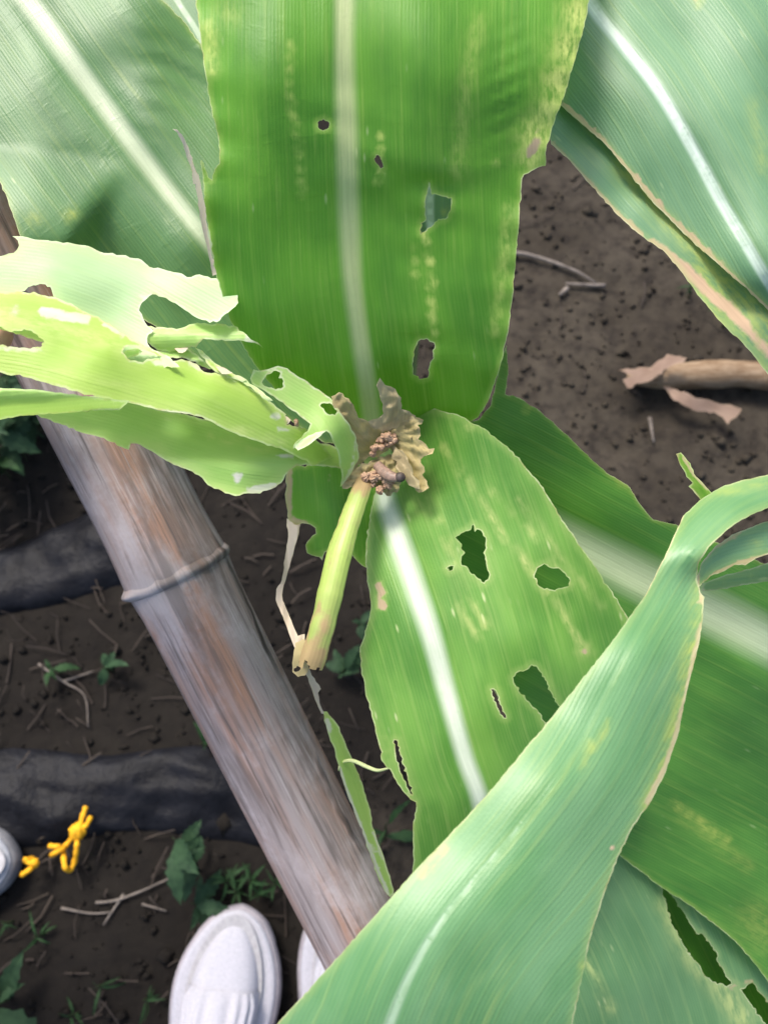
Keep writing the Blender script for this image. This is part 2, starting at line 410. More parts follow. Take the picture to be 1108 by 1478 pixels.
    if wave[0]:
        for i in range(len(q)):
            d[i] += wave[0] * noise.noise((q[i, 0] * wave[1], q[i, 1] * wave[1], seed * 3.7)) * min(1., .25 + edge[i] / 60)
    if flute:      # ripples across the margin: amplitude, wavelength px, reach px
        d = d + flute[0] * np.sin(ln / flute[1] * 2 * np.pi + lat / 40) * np.exp(-edge / flute[2])
    if bend is not None: d = d + bend(q, lat, ln)
    bl = np.zeros(len(q)); dr = np.zeros(len(q))
    for arr, lst in ((bl, blotch), (dr, dry)):
        for it in lst:
            if len(it) == 4 and not hasattr(it[0], '__len__'):
                e = np.hypot(q[:, 0] - it[0], q[:, 1] - it[1]); v = it[3] * np.exp(-(e / it[2]) ** 2)
            else:
                pl, w, s = it; pl = np.array(pl, float); e, _, _ = seg_dist(q, pl[:-1], pl[1:]); v = s * np.exp(-(e / w) ** 2)
            np.maximum(arr, v, out=arr)
    V = [P(a, b, c) for (a, b), c in zip(q, d)]
    Vn = np.array([tuple(v) for v in V])
    # orient faces to the sky side (towards the camera)
    fn = np.cross(Vn[tri[:, 1]] - Vn[tri[:, 0]], Vn[tri[:, 2]] - Vn[tri[:, 0]])
    flip = (fn * (np.array(CAMP) - Vn[tri[:, 0]])).sum(1) < 0
    tri[flip] = tri[flip][:, ::-1]; fn[flip] *= -1
    vn = np.zeros_like(Vn)
    for k in range(3): np.add.at(vn, tri[:, k], fn)
    vn /= (np.linalg.norm(vn, axis=1, keepdims=True) + 1e-12)
    at = dict(lat=lat * px, len=ln * px, edge=edge * px, blotch=bl, dry=dr, rib=rbs)
    def build(nm, mask, par):
        f = tri[mask]; u = np.unique(f); rm = -np.ones(len(q), int); rm[u] = np.arange(len(u))
        ob = mesh_obj(nm, [V[i] for i in u], [tuple(int(x) for x in rm[t]) for t in f], mat, par)
        for k, a in at.items():
            ob.data.attributes.new(k, 'FLOAT', 'POINT').data.foreach_set('value', a[u].astype(np.float32))
        ob.data.normals_split_custom_set_from_vertices([tuple(x) for x in vn[u]])
        return ob
    isr = (rbv[tri].mean(1) < 1.0) if (rib is not None and split and rw.max() > .5) else np.zeros(len(tri), bool)
    ob = build(name, ~isr, parent)
    if isr.any(): build('midrib', isr, ob)
    if label: ob['label'] = label
    return ob

# ------------------------------------------------------------------ ground
def ground_z(x, y):
    v = Vector((x, y, 0))
    n = noise.noise(v * 3.1) * .010 + noise.noise(v * 11) * .007 + noise.noise(v * 34) * .0045 + noise.noise(v * 80) * .002
    return n * max(0., min(1., 3 - abs(x) * .6, 3 - abs(y) * .6))
def make_ground():
    c = list(np.arange(-1.2, 1.201, .011)); far = [1.3, 1.5, 1.8, 2.4, 3.5, 6, 12, 30, 80, 200]
    xs = [-f for f in far[::-1]] + c + far; n = len(xs)
    V = [(x, y + .2, ground_z(x, y + .2)) for y in xs for x in xs]
    Fc = [(j * n + i, j * n + i + 1, (j + 1) * n + i + 1, (j + 1) * n + i) for j in range(n - 1) for i in range(n - 1)]
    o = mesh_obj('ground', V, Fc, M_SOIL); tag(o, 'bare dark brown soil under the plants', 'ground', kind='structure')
make_ground()
def gz(p, up=0.): return Vector((p.x, p.y, ground_z(p.x, p.y) + up))

# clods and crumbs lying loose: stuff
def make_crumbs():
    V = []; Fc = []; r = random.Random(3)
    for i in range(7000):
        x, y = r.uniform(-.62, .75), r.uniform(-.42, 1.0); s = abs(r.gauss(0, .0024)) + .001
        if r.random() < .035: s *= r.uniform(1.6, 3.2)
        c = Vector((x, y, ground_z(x, y) + s * .3)); b = len(V)
        for d in ((1, 0, 0), (0, 1, 0), (-1, 0, 0), (0, -1, 0), (0, 0, 1), (0, 0, -1)):
            V.append(c + Vector(d) * s * r.uniform(.55, 1.25) + Vector((r.gauss(0, .2), r.gauss(0, .2), 0)) * s)
        for k in range(4): Fc += [(b + k, b + (k + 1) % 4, b + 4), (b + (k + 1) % 4, b + k, b + 5)]
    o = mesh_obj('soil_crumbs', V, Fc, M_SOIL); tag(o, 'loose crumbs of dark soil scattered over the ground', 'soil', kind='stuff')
make_crumbs()

# ------------------------------------------------------------------ the chewed corn plant in the middle
WH = P(556, 655, .385)
base = Vector((WH.x + .012, WH.y + .008, 0)); base.z = ground_z(base.x, base.y)
corn = empty('corn_plant', base, 'young corn plant with chewed, holed leaves around a brown eaten whorl', 'corn plant')
stalk_pts = [Vector((base.x, base.y, base.z - .02)), base + Vector((-.002, 0, .15)), base + Vector((-.006, -.002, .34)), base + Vector((-.010, -.006, .52)), WH + Vector((0, 0, -.012))]
sp = [Vector(p) for p in catmull([tuple(p) for p in stalk_pts], .03)]
tube('stalk', sp, [.0125 - .003 * i / len(sp) + (.0012 if i % 4 == 0 else 0) for i in range(len(sp))], M_STALK, corn, 14)

# upright leaf above the whorl
sheet('leaf', corn,
  [(480,-690),(400,-600),(320,-470),(270,-360),(258,-280),(262,-200),(272,-110),(283,0),(290,60),(297,110),(303,150),(311,180),(316,205),(317,235),(310,243),(306,259),(301,256),(295,240),(291,231),(289,233),(293,255),(296,300),(303,340),(310,390),(330,456),(347,493),(366,525),(400,565),(450,605),(500,628),(540,645),(575,645),(620,625),(665,615),(690,602),(706,575),(720,535),(733,480),(742,400),(748,330),(753,258),(756,252),(772,244),(787,239),(788,215),(795,190),(804,162),(815,135),(828,90),(840,50),(850,0),(860,-110),(866,-200),(858,-320),(800,-450),(700,-570),(590,-650)],
  [(540,640,.392),(520,560,.352),(520,500,.338),(505,300,.312),(500,240,.303),(498,120,.294),(497,0,.289),(500,-300,.305),(310,300,.305),(347,490,.332),(420,570,.358),(748,330,.312),(700,580,.346),(640,615,.368),(283,0,.297),(850,0,.303),(868,-300,.335),(255,-300,.33),(520,-690,.40),(500,-480,.335),(330,-470,.36),(750,-500,.37),(787,238,.309),(310,200,.300),(400,120,.2905),(400,350,.316),(640,120,.291),(640,350,.318),(760,120,.296)],
  M_UP, rib=[(520,-690),(505,-480),(500,-300),(497,0),(497,100),(500,200),(503,300),(508,400),(518,480),(530,560),(540,630)], ribw=[3,8,13,14,14,14,15,15,13,12],
  holes=[[(459,180),(461,174),(467,172),(473,175),(475,181),(472,186),(466,188),(461,186)],
         [(540,229),(543,224),(548,226),(551,233),(553,241),(549,243),(544,236)],
         [(619,264),(623,281),(636,283),(651,286),(650,300),(645,313),(630,319),(620,328),(607,338),(608,322),(615,316),(614,288),(617,276)],
         [(600,500),(604,492),(615,489),(626,495),(625,517),(619,530),(617,545),(605,547),(596,540),(595,525),(598,512)]],
  blotch=[(838,20,24,1.3),(826,70,28,1.3),(812,120,26,1.5),(796,162,22,1.5),(775,195,24,1.5),(768,225,20,1.3),([(610,330),(618,360),(624,400),(622,440),(627,480)],3.,1.1),([(598,360),(599,410)],3,.6),
          ([(551,190),(550,225),(546,262)],2,.8),([(420,60),(416,130),(430,200),(436,280)],4,.5),([(300,40),(306,100)],9,.8),([(690,30),(672,130),(660,250)],12,.35),(713,236,4,1.),(330,20,20,.3),([(735,300),(725,400),(715,480)],8,.45)],
  dry=[(772,205,10,.8),(766,218,9,1.),(778,190,7,.6),(810,105,6,.5),(832,8,5,.6),(713,235,4,.7)],
  wave=(.0011,.010), groove=.0016, seed=1, flute=(.0006,61,26),
  bend=lambda q,lat,ln: .0017*np.cos(lat/36.)*np.clip(np.abs(lat)/70,0,1) + .0006*np.tanh((q[:,1]-252+(q[:,0]-700)*.1)/11)*np.exp(-((q[:,1]-250)/50)**2)*np.clip((q[:,0]-380)/250,.15,1)
     + .00055*np.sin(q[:,1]/4.6+q[:,0]/9)*np.exp(-((q[:,0]-745+q[:,1]*.12)/26)**2)*np.exp(-((q[:,1]-130)/95)**2))

# deep green leaf running up and to the left, under the upright one
sheet('leaf', corn,
  [(-340,-150),(-420,-300),(-440,-430),(-400,-520),(-260,-500),(-80,-420),(60,-300),(170,-110),(232,-2),(262,25),(286,58),(322,110),(365,200),(390,310),(425,450),(480,575),(540,640),(470,640),(350,565),(240,480),(120,410),(60,372),(30,342),(12,290),(0,262),(-60,200),(-200,60)],
  [(540,640,.392),(400,470,.375),(300,345,.362),(150,150,.360),(40,0,.362),(-100,-180,.370),(20,300,.354),(-60,200,.356),(120,410,.372),(285,55,.369),(365,200,.372),(200,60,.361),(110,240,.357),(60,150,.358),(-250,-100,.372),(60,-300,.378),(-410,-500,.44),(240,180,.362)],
  M_TL, rib=[(-400,-520),(-280,-400),(-160,-260),(-60,-130),(40,0),(120,110),(190,205),(250,285),(310,360),(400,470),(540,632)], ribw=[4,12,18,19,18,16,14,12,10,8],
  blotch=[(103,310,9,.9),(50,315,10,.5)], wave=(.003,.010), groove=.003, seed=2,
  bend=lambda q,lat,ln: -.012*np.clip((q[:,1]-212-q[:,0]*.12)/100,0,1.3)/(1+np.exp((q[:,0]-152+(q[:,1]-285)*.5)/9))
     + .0009*np.sin((q[:,1]*.93-q[:,0]*.35)/5.2+np.sin(q[:,0]/17)*.9)*np.exp(-((q[:,0]-262)/55)**2)*np.exp(-((q[:,1]-105)/70)**2))
# a further leaf behind its upper edge
sheet('leaf', corn, [(150,-160),(360,-160),(420,0),(420,180),(470,420),(540,640),(500,640),(400,420),(330,230),(270,60),(225,-10)],
  [(200,-150,.40),(400,-100,.40),(420,100,.396),(330,200,.395),(250,30,.395),(540,640,.402),(430,430,.396)], M_GLAU, rib=[(180,-150),(250,-10),(300,75),(400,300),(540,640)], ribw=3, seed=3)

# broad shaded leaf to the right, below the others
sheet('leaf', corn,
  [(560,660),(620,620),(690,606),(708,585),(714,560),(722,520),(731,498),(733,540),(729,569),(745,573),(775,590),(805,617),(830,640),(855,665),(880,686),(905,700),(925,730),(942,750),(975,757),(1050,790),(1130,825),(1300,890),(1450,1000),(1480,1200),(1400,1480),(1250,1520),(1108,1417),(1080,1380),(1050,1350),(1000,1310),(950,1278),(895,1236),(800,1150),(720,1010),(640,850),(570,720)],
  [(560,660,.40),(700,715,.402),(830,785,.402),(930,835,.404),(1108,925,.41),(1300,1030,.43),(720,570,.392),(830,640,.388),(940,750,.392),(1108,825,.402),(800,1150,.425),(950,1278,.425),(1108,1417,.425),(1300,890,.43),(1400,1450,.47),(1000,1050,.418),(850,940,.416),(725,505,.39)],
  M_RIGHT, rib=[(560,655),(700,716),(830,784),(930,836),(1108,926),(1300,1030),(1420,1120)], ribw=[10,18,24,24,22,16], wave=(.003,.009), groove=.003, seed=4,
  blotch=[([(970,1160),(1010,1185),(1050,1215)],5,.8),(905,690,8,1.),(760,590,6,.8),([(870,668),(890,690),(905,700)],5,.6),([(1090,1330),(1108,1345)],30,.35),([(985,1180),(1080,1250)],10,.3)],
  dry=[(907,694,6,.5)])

# holed leaf pointing down from the whorl
LOW_OUT = [(545,692),(533,745),(528,790),(529,820),(531,845),(535,868),(533,890),(529,905),(519,935),(520,960),(530,1010),(540,1045),(548,1080),(550,1097),(558,1108),(563,1111),(571,1126),(585,1146),(592,1154),(600,1158),(600,1170),(596,1186),(595,1260),(604,1330),(640,1420),(690,1480),(740,1440),(790,1320),(850,1160),(900,1060),(925,1000),(920,940),(905,890),(880,850),(850,805),(815,755),(780,700),(740,652),(700,619),(660,598),(620,588),(592,588),(575,620),(560,660)]
sheet('leaf', corn, LOW_OUT,
  [(550,690,.383),(570,650,.388),(590,820,.357),(645,1000,.347),(690,1160,.352),(760,1400,.395),(600,590,.368),(700,620,.341),(780,700,.333),(860,820,.333),(905,890,.338),(930,1050,.352),(528,800,.368),(520,950,.362),(550,1095,.362),(595,1250,.376),(690,1480,.42),(790,1320,.385),(720,800,.343),(780,960,.340),(640,700,.359),(620,650,.366)],
  M_LOW, rib=[(545,680),(560,735),(590,820),(620,910),(645,1000),(670,1090),(695,1165),(715,1300),(715,1400),(700,1480)], ribw=[12,13,13,12,11,11,9,6,3],
  holes=[[(657,776),(665,770),(679,765),(683,757),(685,768),(688,764),(694,766),(701,780),(701,791),(697,798),(701,810),(702,818),(705,826),(704,836),(698,841),(690,835),(680,828),(674,818),(665,811),(666,803),(671,798),(665,791),(666,785)],
         [(771,830),(775,820),(785,814),(795,820),(808,822),(815,828),(822,838),(820,846),(812,848),(800,852),(785,850),(775,843),(774,835)],
         [(644,820),(649,817),(654,817),(653,822),(648,824)],
         [(708,995),(712,995),(720,1013),(730,1036),(727,1036),(717,1020)],
         [(569,1068),(573,1069),(575,1083),(588,1125),(595,1147),(591,1142),(577,1112),(571,1088)],
         [(740,978),(748,970),(760,967),(767,960),(775,964),(785,978),(795,1000),(803,1015),(814,1032),(803,1065),(787,1047),(780,1030),(765,1015),(750,1000),(743,988)]],
  blotch=[([(640,640),(690,720),(725,770),(760,815),(800,870),(840,935)],3.4,.9),([(632,750),(650,800),(680,860),(700,905)],3,.7),(676,617,7,1.),(843,938,9,1.),([(548,842),(552,876)],4.5,1.1),([(700,700),(760,760),(850,880)],2.2,.6),([(750,720),(800,790),(870,880)],4,.5),(610,720,30,.25),([(664,870),(690,925)],3,.7)],
  dry=[([(548,842),(552,876)],4.0,1.1),(843,939,5,.8),([(716,752),(745,800)],2.6,.6),(676,617,4,.6)],
  wave=(.0018,.013), groove=.0022, seed=5, rough=.7,
  bend=lambda q,lat,ln: -.0016*np.sin(np.clip(-lat,0,400)/44.)*np.exp(-((q[:,1]-850)/260)**2))

# the torn pale leaf on the left: far flap, tongue, near flap, lower flap with rolled margin, collar
sheet('leaf_flap', corn,
  [(-260,395),(-150,372),(-40,374),(0,370),(20,365),(28,354),(26,347),(18,341),(33,341),(75,348),(108,352),(128,355),(150,365),(175,368),(200,373),(208,378),(216,385),(240,390),(263,395),(270,400),(282,397),(300,399),(322,405),(338,410),(344,420),(344,437),(334,447),(320,458),(313,465),(303,466),(281,457),(258,441),(240,430),(225,425),(216,427),(205,437),(201,448),(207,460),(213,470),(222,477),(214,483),(213,495),(218,503),(240,512),(260,530),(200,530),(100,505),(0,475),(-150,462),(-260,470)],
  [(344,425,.321),(250,395,.330),(200,385,.331),(0,355,.322),(-150,380,.318),(200,500,.324),(0,460,.308),(320,460,.318),(100,430,.319),(-150,460,.306)],
  M_PALE, rib=[(-260,425),(0,425),(120,450),(230,505),(400,600)], ribw=.1, split=False,
  holes=[[(29,423),(45,413),(62,410),(73,414),(79,430),(60,448),(30,446)]],
  dry=[(190,427,7,.5),(212,432,9,.75),(150,470,10,.45),(338,412,6,.6),(312,463,7,.5)], blotch=[([(0,420),(60,430),(150,470),(205,500)],10,.4)], wave=(.0025,.012), rough=.8, seed=6)
sheet('leaf_tongue', corn,
  [(212,492),(214,482),(222,476),(213,471),(235,472),(255,475),(280,467),(295,466),(325,468),(343,472),(345,477),(356,483),(362,490),(372,494),(380,502),(368,495),(345,491),(325,492),(310,491),(293,489),(287,496),(283,502),(270,502),(245,508),(228,506)],
  [(212,490,.326),(300,480,.3235),(380,500,.3225),(260,505,.324)], M_MID, dry=[(362,488,10,.8),(286,500,5,.6)], step=8, seed=7, rough=.7,
  bend=lambda q,lat,ln: .003*((q[:,1]-486)/18)**2)
sheet('leaf_flap', corn,
  [(-260,450),(-150,432),(0,421),(32,421),(55,424),(76,428),(108,441),(152,465),(180,482),(206,497),(226,508),(235,514),(212,506),(192,500),(181,501),(177,508),(184,517),(200,522),(225,517),(250,521),(262,518),(274,521),(284,525),(290,533),(300,538),(316,540),(330,543),(352,552),(372,566),(395,583),(415,600),(440,618),(462,640),(480,660),(452,672),(420,655),(370,636),(330,622),(292,602),(262,596),(235,593),(215,588),(185,581),(150,575),(100,563),(40,545),(0,537),(-150,520),(-260,520)],
  [(-200,480,.296),(0,470,.298),(0,537,.297),(0,422,.306),(150,510,.306),(150,467,.315),(180,578,.306),(300,560,.320),(290,530,.328),(300,600,.319),(415,600,.339),(440,640,.346),(480,660,.362),(-200,520,.298),(-200,435,.304)],
  M_LIME, rib=[(-260,480),(0,490),(150,525),(300,572),(470,655)], ribw=.1, split=False,
  holes=[[(-30,474),(0,471),(10,477),(25,478),(42,477),(55,484),(64,494),(58,501),(38,502),(15,500),(0,498),(-30,496)],
         [(412,599),(420,596),(431,603),(445,611),(446,616),(438,618),(426,615),(414,613)]],
  dry=[([(60,449),(90,455),(125,461)],8,.95),([(150,468),(180,485)],4,.6),([(222,523),(250,522)],4,.8),([(275,523),(288,532)],5,.7),(398,601,9,.8),([(235,594),(270,598)],4,.7),([(400,617),(440,626)],4,.6),(20,450,18,.42),([(0,503),(60,505)],6,.5)],
  blotch=[([(340,620),(400,636),(430,642)],5,.8),([(-20,455),(60,468),(170,495)],14,.6),([(0,520),(120,545),(200,560)],6,.3)], wave=(.002,.012), rough=.8, seed=8)
sheet('leaf_flap', corn,
  [(30,590),(100,572),(180,572),(206,581),(225,590),(262,597),(300,605),(350,620),(420,632),(470,640),(512,655),(515,672),(490,676),(455,672),(428,672),(416,680),(406,697),(398,703),(385,708),(370,712),(340,716),(325,712),(300,700),(287,686),(262,675),(240,665),(225,655),(207,645),(197,640),(189,640),(186,649),(175,645),(150,632),(120,625),(100,618),(85,611),(60,603)],
  [(60,600,.336),(180,580,.337),(300,610,.340),(450,650,.356),(510,665,.372),(185,645,.328),(340,716,.329),(300,660,.331),(220,615,.333),(400,680,.343),(420,640,.347)],
  M_MID, rib=[(0,570),(150,595),(280,635),(380,658),(515,664)], ribw=.1, split=False,
  dry=[(344,689,8,.9),(322,690,6,.6),([(362,708),(395,702)],6,.9),(188,643,5,.5),([(400,655),(420,658)],4,.7)], blotch=[([(300,630),(360,645),(420,658)],4,.7),(230,650,20,.3)],
  wave=(.003,.016), rough=.8, seed=9, bend=lambda q,lat,ln: .0016*np.sin(lat/11.+ln/90)*np.exp(-((q[:,0]-330)/160)**2))
sheet('rolled_margin', corn,
  [(-260,590),(-150,572),(0,560),(50,562),(100,569),(150,575),(187,578),(183,583),(179,586),(173,592),(150,592),(100,596),(60,598),(30,600),(0,606),(-150,628),(-260,645)],
  [(-260,615,.292),(-150,600,.292),(0,583,.292),(100,583,.297),(180,582,.303)], M_MID, seed=10, step=8, rough=.4,
  bend=lambda q,lat,ln: .0075*(np.clip(np.abs(q[:,1]-(584-.11*q[:,0]*(q[:,0]<0)))/24,0,1.2))**2)
sheet('leaf_collar', corn,
  [(361,546),(366,533),(376,535),(392,531),(401,528),(409,530),(444,551),(465,566),(481,579),(502,609),(514,631),(518,661),(505,686),(491,703),(493,683),(487,652),(478,631),(471,622),(461,628),(447,640),(419,649),(425,640),(444,622),(448,612),(432,600),(412,585),(395,572),(364,554)],
  [(361,546,.336),(409,530,.337),(420,580,.338),(444,615,.339),(419,649,.342),(465,566,.342),(490,600,.342),(514,640,.354),(491,703,.362),(480,632,.338),(500,670,.350),(471,622,.336)],
  M_MID, rib=[(340,530),(420,575),(470,610),(505,690)], ribw=.1, split=False,
  holes=[[(378,552),(385,541),(398,535),(405,538),(402,546),(409,550),(409,558),(398,562),(385,558)],[(462,585),(468,582),(476,582),(487,593),(483,599),(470,595)]],
  dry=[(502,612,8,.35),([(512,640),(508,675),(495,698)],5,.5),([(440,645),(462,627)],3,.6)], step=8, rough=.6, seed=11)

# strip of dead tissue along the left margin of the upright leaf
sheet('dry_strip', corn, [(249,186),(256,187),(263,194),(272,212),(280,238),(288,258),(297,300),(300,340),(306,370),(313,396),(307,398),(300,362),(292,330),(287,300),(282,266),(279,265),(276,243),(268,220),(262,203),(256,191)],
  [(249,186,.288),(280,240,.291),(297,300,.299),(312,396,.313)], M_STRAW, step=5, rough=.5, seed=12, bend=lambda q,lat,ln: .002*np.cos(lat/4))

# fragment below the whorl, rolled broken leaf, dead threads, hanging strip
sheet('leaf_fragment', corn,
  [(414,682),(428,672),(470,668),(520,670),(545,690),(540,760),(530,820),(522,816),(512,806),(500,792),(478,797),(469,797),(465,809),(455,803),(443,798),(441,787),(447,778),(456,770),(455,762),(448,757),(436,755),(425,758),(416,750),(412,720)],
  [(414,682,.384),(540,690,.385),(530,820,.386),(443,798,.392),(412,750,.396),(480,740,.380)], M_UP, rib=[(430,640),(445,800)], ribw=.1, split=False,
  dry=[([(416,680),(414,750)],8,.75),(470,690,12,.45),([(415,752),(440,756)],6,.8)], rough=1.1, seed=13)
def rolled_leaf():
    ax = catmull([(528,692,.362),(518,718,.354),(505,755,.349),(491,800,.345),(479,850,.342),(467,900,.341),(457,935,.342),(449,962,.344)], 5)
    V = []; A = {k: [] for k in ('lat', 'len', 'edge', 'blotch', 'dry', 'rib')}; n = len(ax); seg = 26; C = [P(*a) for a in ax]
    for i in range(n):
        t = (C[min(i + 1, n - 1)] - C[max(i - 1, 0)]).normalized(); s = t.cross(Vector((0, 0, 1))).normalized(); u = s.cross(t)
        f = i / (n - 1); r = (.0033 + .0013 * min(1, f * 2.2)) * (1 + .10 * noise.noise((f * 9, 0, 2)) + .05 * noise.noise((f * 30, 3, 2))) 
        for k in range(seg):
            a = 2 * math.pi * k / (seg - 1) * .985 + 2.7
            rr = r * (1 + .22 * k / seg) * (1 + .03 * math.sin(3 * a + f * 5))
            V.append(C[i] + s * math.cos(a) * rr + u * math.sin(a) * rr * .92)
            A['lat'].append(k / seg * .03); A['len'].append(f * .08); A['rib'].append(50.); A['edge'].append(.0002 if k in (0, seg - 1) else .003)
            A['blotch'].append(.55 * max(0, 1 - abs(f - .45) * 3)); A['dry'].append(max(.16, (f - .58) * 2.2, .56 - f * 1.2) + .5 * noise.noise((k * .3, f * 9, 0)))
    r = random.Random(5); Fc = []
    endcut = [n - 1 - int(abs(math.sin(k * 1.7) * 2 + (8 if 3 < k < 9 else 0) + r.random() * 2)) for k in range(seg)]
    for i in range(n - 1):
        for k in range(seg - 1):
            if i < endcut[k]: Fc.append((i * seg + k, i * seg + k + 1, (i + 1) * seg + k + 1, (i + 1) * seg + k))
    o = mesh_obj('rolled_leaf', V, Fc, M_TUBE, corn)
    for k, a in A.items(): o.data.attributes.new(k, 'FLOAT', 'POINT').data.foreach_set('value', np.array(a, np.float32))
    tag(o, 'yellow green rolled leaf with a brown broken end')
M_TUBE = leaf_mat('leaf_rolled', (.24, .32, .08), (.36, .44, .12), trans=.25, tcol=(.46, .58, .12), seed=14, rough=.45, dryc=(.38, .27, .13), speck=.2, vein=.5, yellow=(.44, .60, .12), rim=(.62, .55, .34))
rolled_leaf()
sheet('dry_thread', corn, [(414,748),(425,757),(434,756),(430,775),(424,795),(418,818),(412,838),(408,852),(408,866),(416,885),(424,905),(430,918),(440,915),(440,928),(432,935),(425,935),(420,922),(412,900),(404,880),(398,866),(399,850),(405,842),(409,826),(412,800),(416,775)],
  [(414,748,.395),(418,820,.385),(400,860,.377),(430,930,.352)], M_STRAW, step=5, rough=.5, seed=15, bend=lambda q,lat,ln: .0015*np.cos(lat/3.5))
sheet('dry_curl', corn, [(426,928),(438,922),(446,930),(440,950),(446,965),(440,975),(430,977),(422,970),(423,950)],
  [(426,928,.349),(446,930,.344),(440,975,.349),(424,965,.352),(434,950,.343)], M_DRY, holes=[[(424,965),(429,961),(434,963),(432,968),(426,970)]], step=5, rough=.5, seed=16)
sheet('dry_thread', corn, [(438,962),(446,964),(450,975),(460,988),(463,994),(459,1000),(461,1014),(464,1022),(468,1030),(464,1030),(459,1020),(453,1005),(448,990)],
  [(440,962,.345),(460,990,.355),(466,1030,.375)], M_STRAW, step=5, rough=.5, seed=17, bend=lambda q,lat,ln: .0012*np.cos(lat/3))
sheet('hanging_strip', corn, [(465,1027),(472,1027),(478,1035),(490,1050),(494,1062),(504,1086),(510,1100),(518,1118),(528,1148),(535,1175),(538,1195),(548,1222),(556,1245),(563,1265),(568,1290),(563,1295),(555,1286),(545,1265),(537,1243),(528,1215),(512,1175),(502,1150),(494,1125),(488,1103),(480,1075),(472,1053)],
  [(466,1028,.376),(495,1080,.388),(515,1130,.395),(540,1200,.402),(565,1290,.408)], M_MID, rib=[(465,1010),(500,1100),(530,1190),(566,1300)], ribw=.1, split=False,
  dry=[([(490,1108),(500,1140),(520,1190),(545,1255),(560,1290)],3,.75),([(472,1040),(476,1055)],5,.7),([(538,1200),(552,1240)],2.5,.6)], step=7, rough=.6, seed=18,
  bend=lambda q,lat,ln: .0022*np.cos(np.clip(lat/11,-2,2)))
th = catmull([(489,1112,.392),(491,1104,.390),(500,1098,.387),(512,1099,.384),(530,1107,.378),(545,1112,.372),(560,1109,.364)], 3)
tube('leaf_thread', [P(*p) for p in th], [.0004 + .0005 * math.sin(math.pi * i / len(th)) for i in range(len(th))], M_LIME, corn, 6)

# brown dead tissue in the whorl: crumpled overlapping shreds around a dark hollow
def crump(cx, cy, amp, n, ph, sc=9., na=.0016):
    def f(q, lat, ln):
        a = np.arctan2(q[:, 1] - cy, q[:, 0] - cx); rr = np.hypot(q[:, 1] - cy, q[:, 0] - cx)
        w = np.abs(np.sin(a * n + ph + 1.2 * np.sin(a * 3 + ph))) ** .6 - .5
        return amp * w * np.clip(rr / 40, .1, 1) + na * np.array([noise.noise((x / sc, y / sc, ph)) + .5 * noise.noise((x / sc * 2.6, y / sc * 2.6, ph)) for x, y in q])
    return f
WT = dict(split=False, ribw=.1, step=4, rough=1.5)
sheet('dead_tissue', corn, [(478,572),(489,566),(503,575),(512,590),(517,603),(531,608),(550,604),(575,606),(590,625),(584,650),(571,646),(562,646),(545,660),(527,664),(517,671),(506,686),(498,702),(495,692),(503,672),(505,650),(498,630),(490,605),(482,588)],
  [(480,572,.341),(501,592,.343),(531,610,.353),(560,610,.353),(560,640,.363),(540,655,.364),(500,650,.352),(500,695,.360),(585,640,.356)],
  M_DRY, rib=[(485,570),(520,620),(545,640)], seed=19, bend=crump(545,645,.0016,9,.3), **WT)
sheet('dead_tissue', corn, [(531,608),(545,604),(553,597),(549,577),(543,556),(548,545),(556,556),(570,561),(579,574),(579,590),(600,600),(588,612),(566,618),(552,626),(540,620)],
  [(535,612,.352),(548,545,.337),(570,563,.338),(579,590,.343),(600,600,.346),(560,618,.354)], M_TAN, rib=[(556,550),(556,590),(550,625)], seed=34, bend=crump(545,640,.0014,11,1.), **WT)
sheet('dead_tissue', corn, [(553,636),(560,618),(577,606),(596,598),(611,606),(602,613),(606,622),(603,634),(614,641),(627,647),(624,655),(611,659),(607,668),(613,681),(612,690),(619,704),(604,711),(598,702),(590,699),(578,681),(573,664),(566,652)],
  [(556,636,.361),(577,610,.350),(611,606,.344),(626,650,.345),(605,711,.350),(578,681,.357),(570,655,.360),(595,650,.349)], M_DRY, rib=[(552,640),(585,655),(615,700)], seed=35, bend=crump(548,632,.0024,13,2.), **WT)
sheet('dead_tissue', corn, [(566,640),(580,650),(590,668),(600,690),(606,706),(596,703),(586,694),(575,680),(566,662)],
  [(568,642,.357),(585,665,.349),(602,704,.3475),(572,672,.356)], M_TAN, rib=[(560,635),(600,705)], seed=36, bend=crump(555,640,.0016,17,.7), **WT)
sheet('dead_tissue', corn, [(495,692),(512,677),(535,665),(560,656),(577,660),(581,690),(573,711),(558,716),(546,709),(535,693),(520,697),(506,703),(494,705)],
  [(495,695,.361),(535,680,.3585),(575,665,.360),(560,712,.361),(545,705,.358)], M_DRY, seed=20, step=4, rough=1.5, bend=crump(540,690,.002,7,4., 7., .0026))

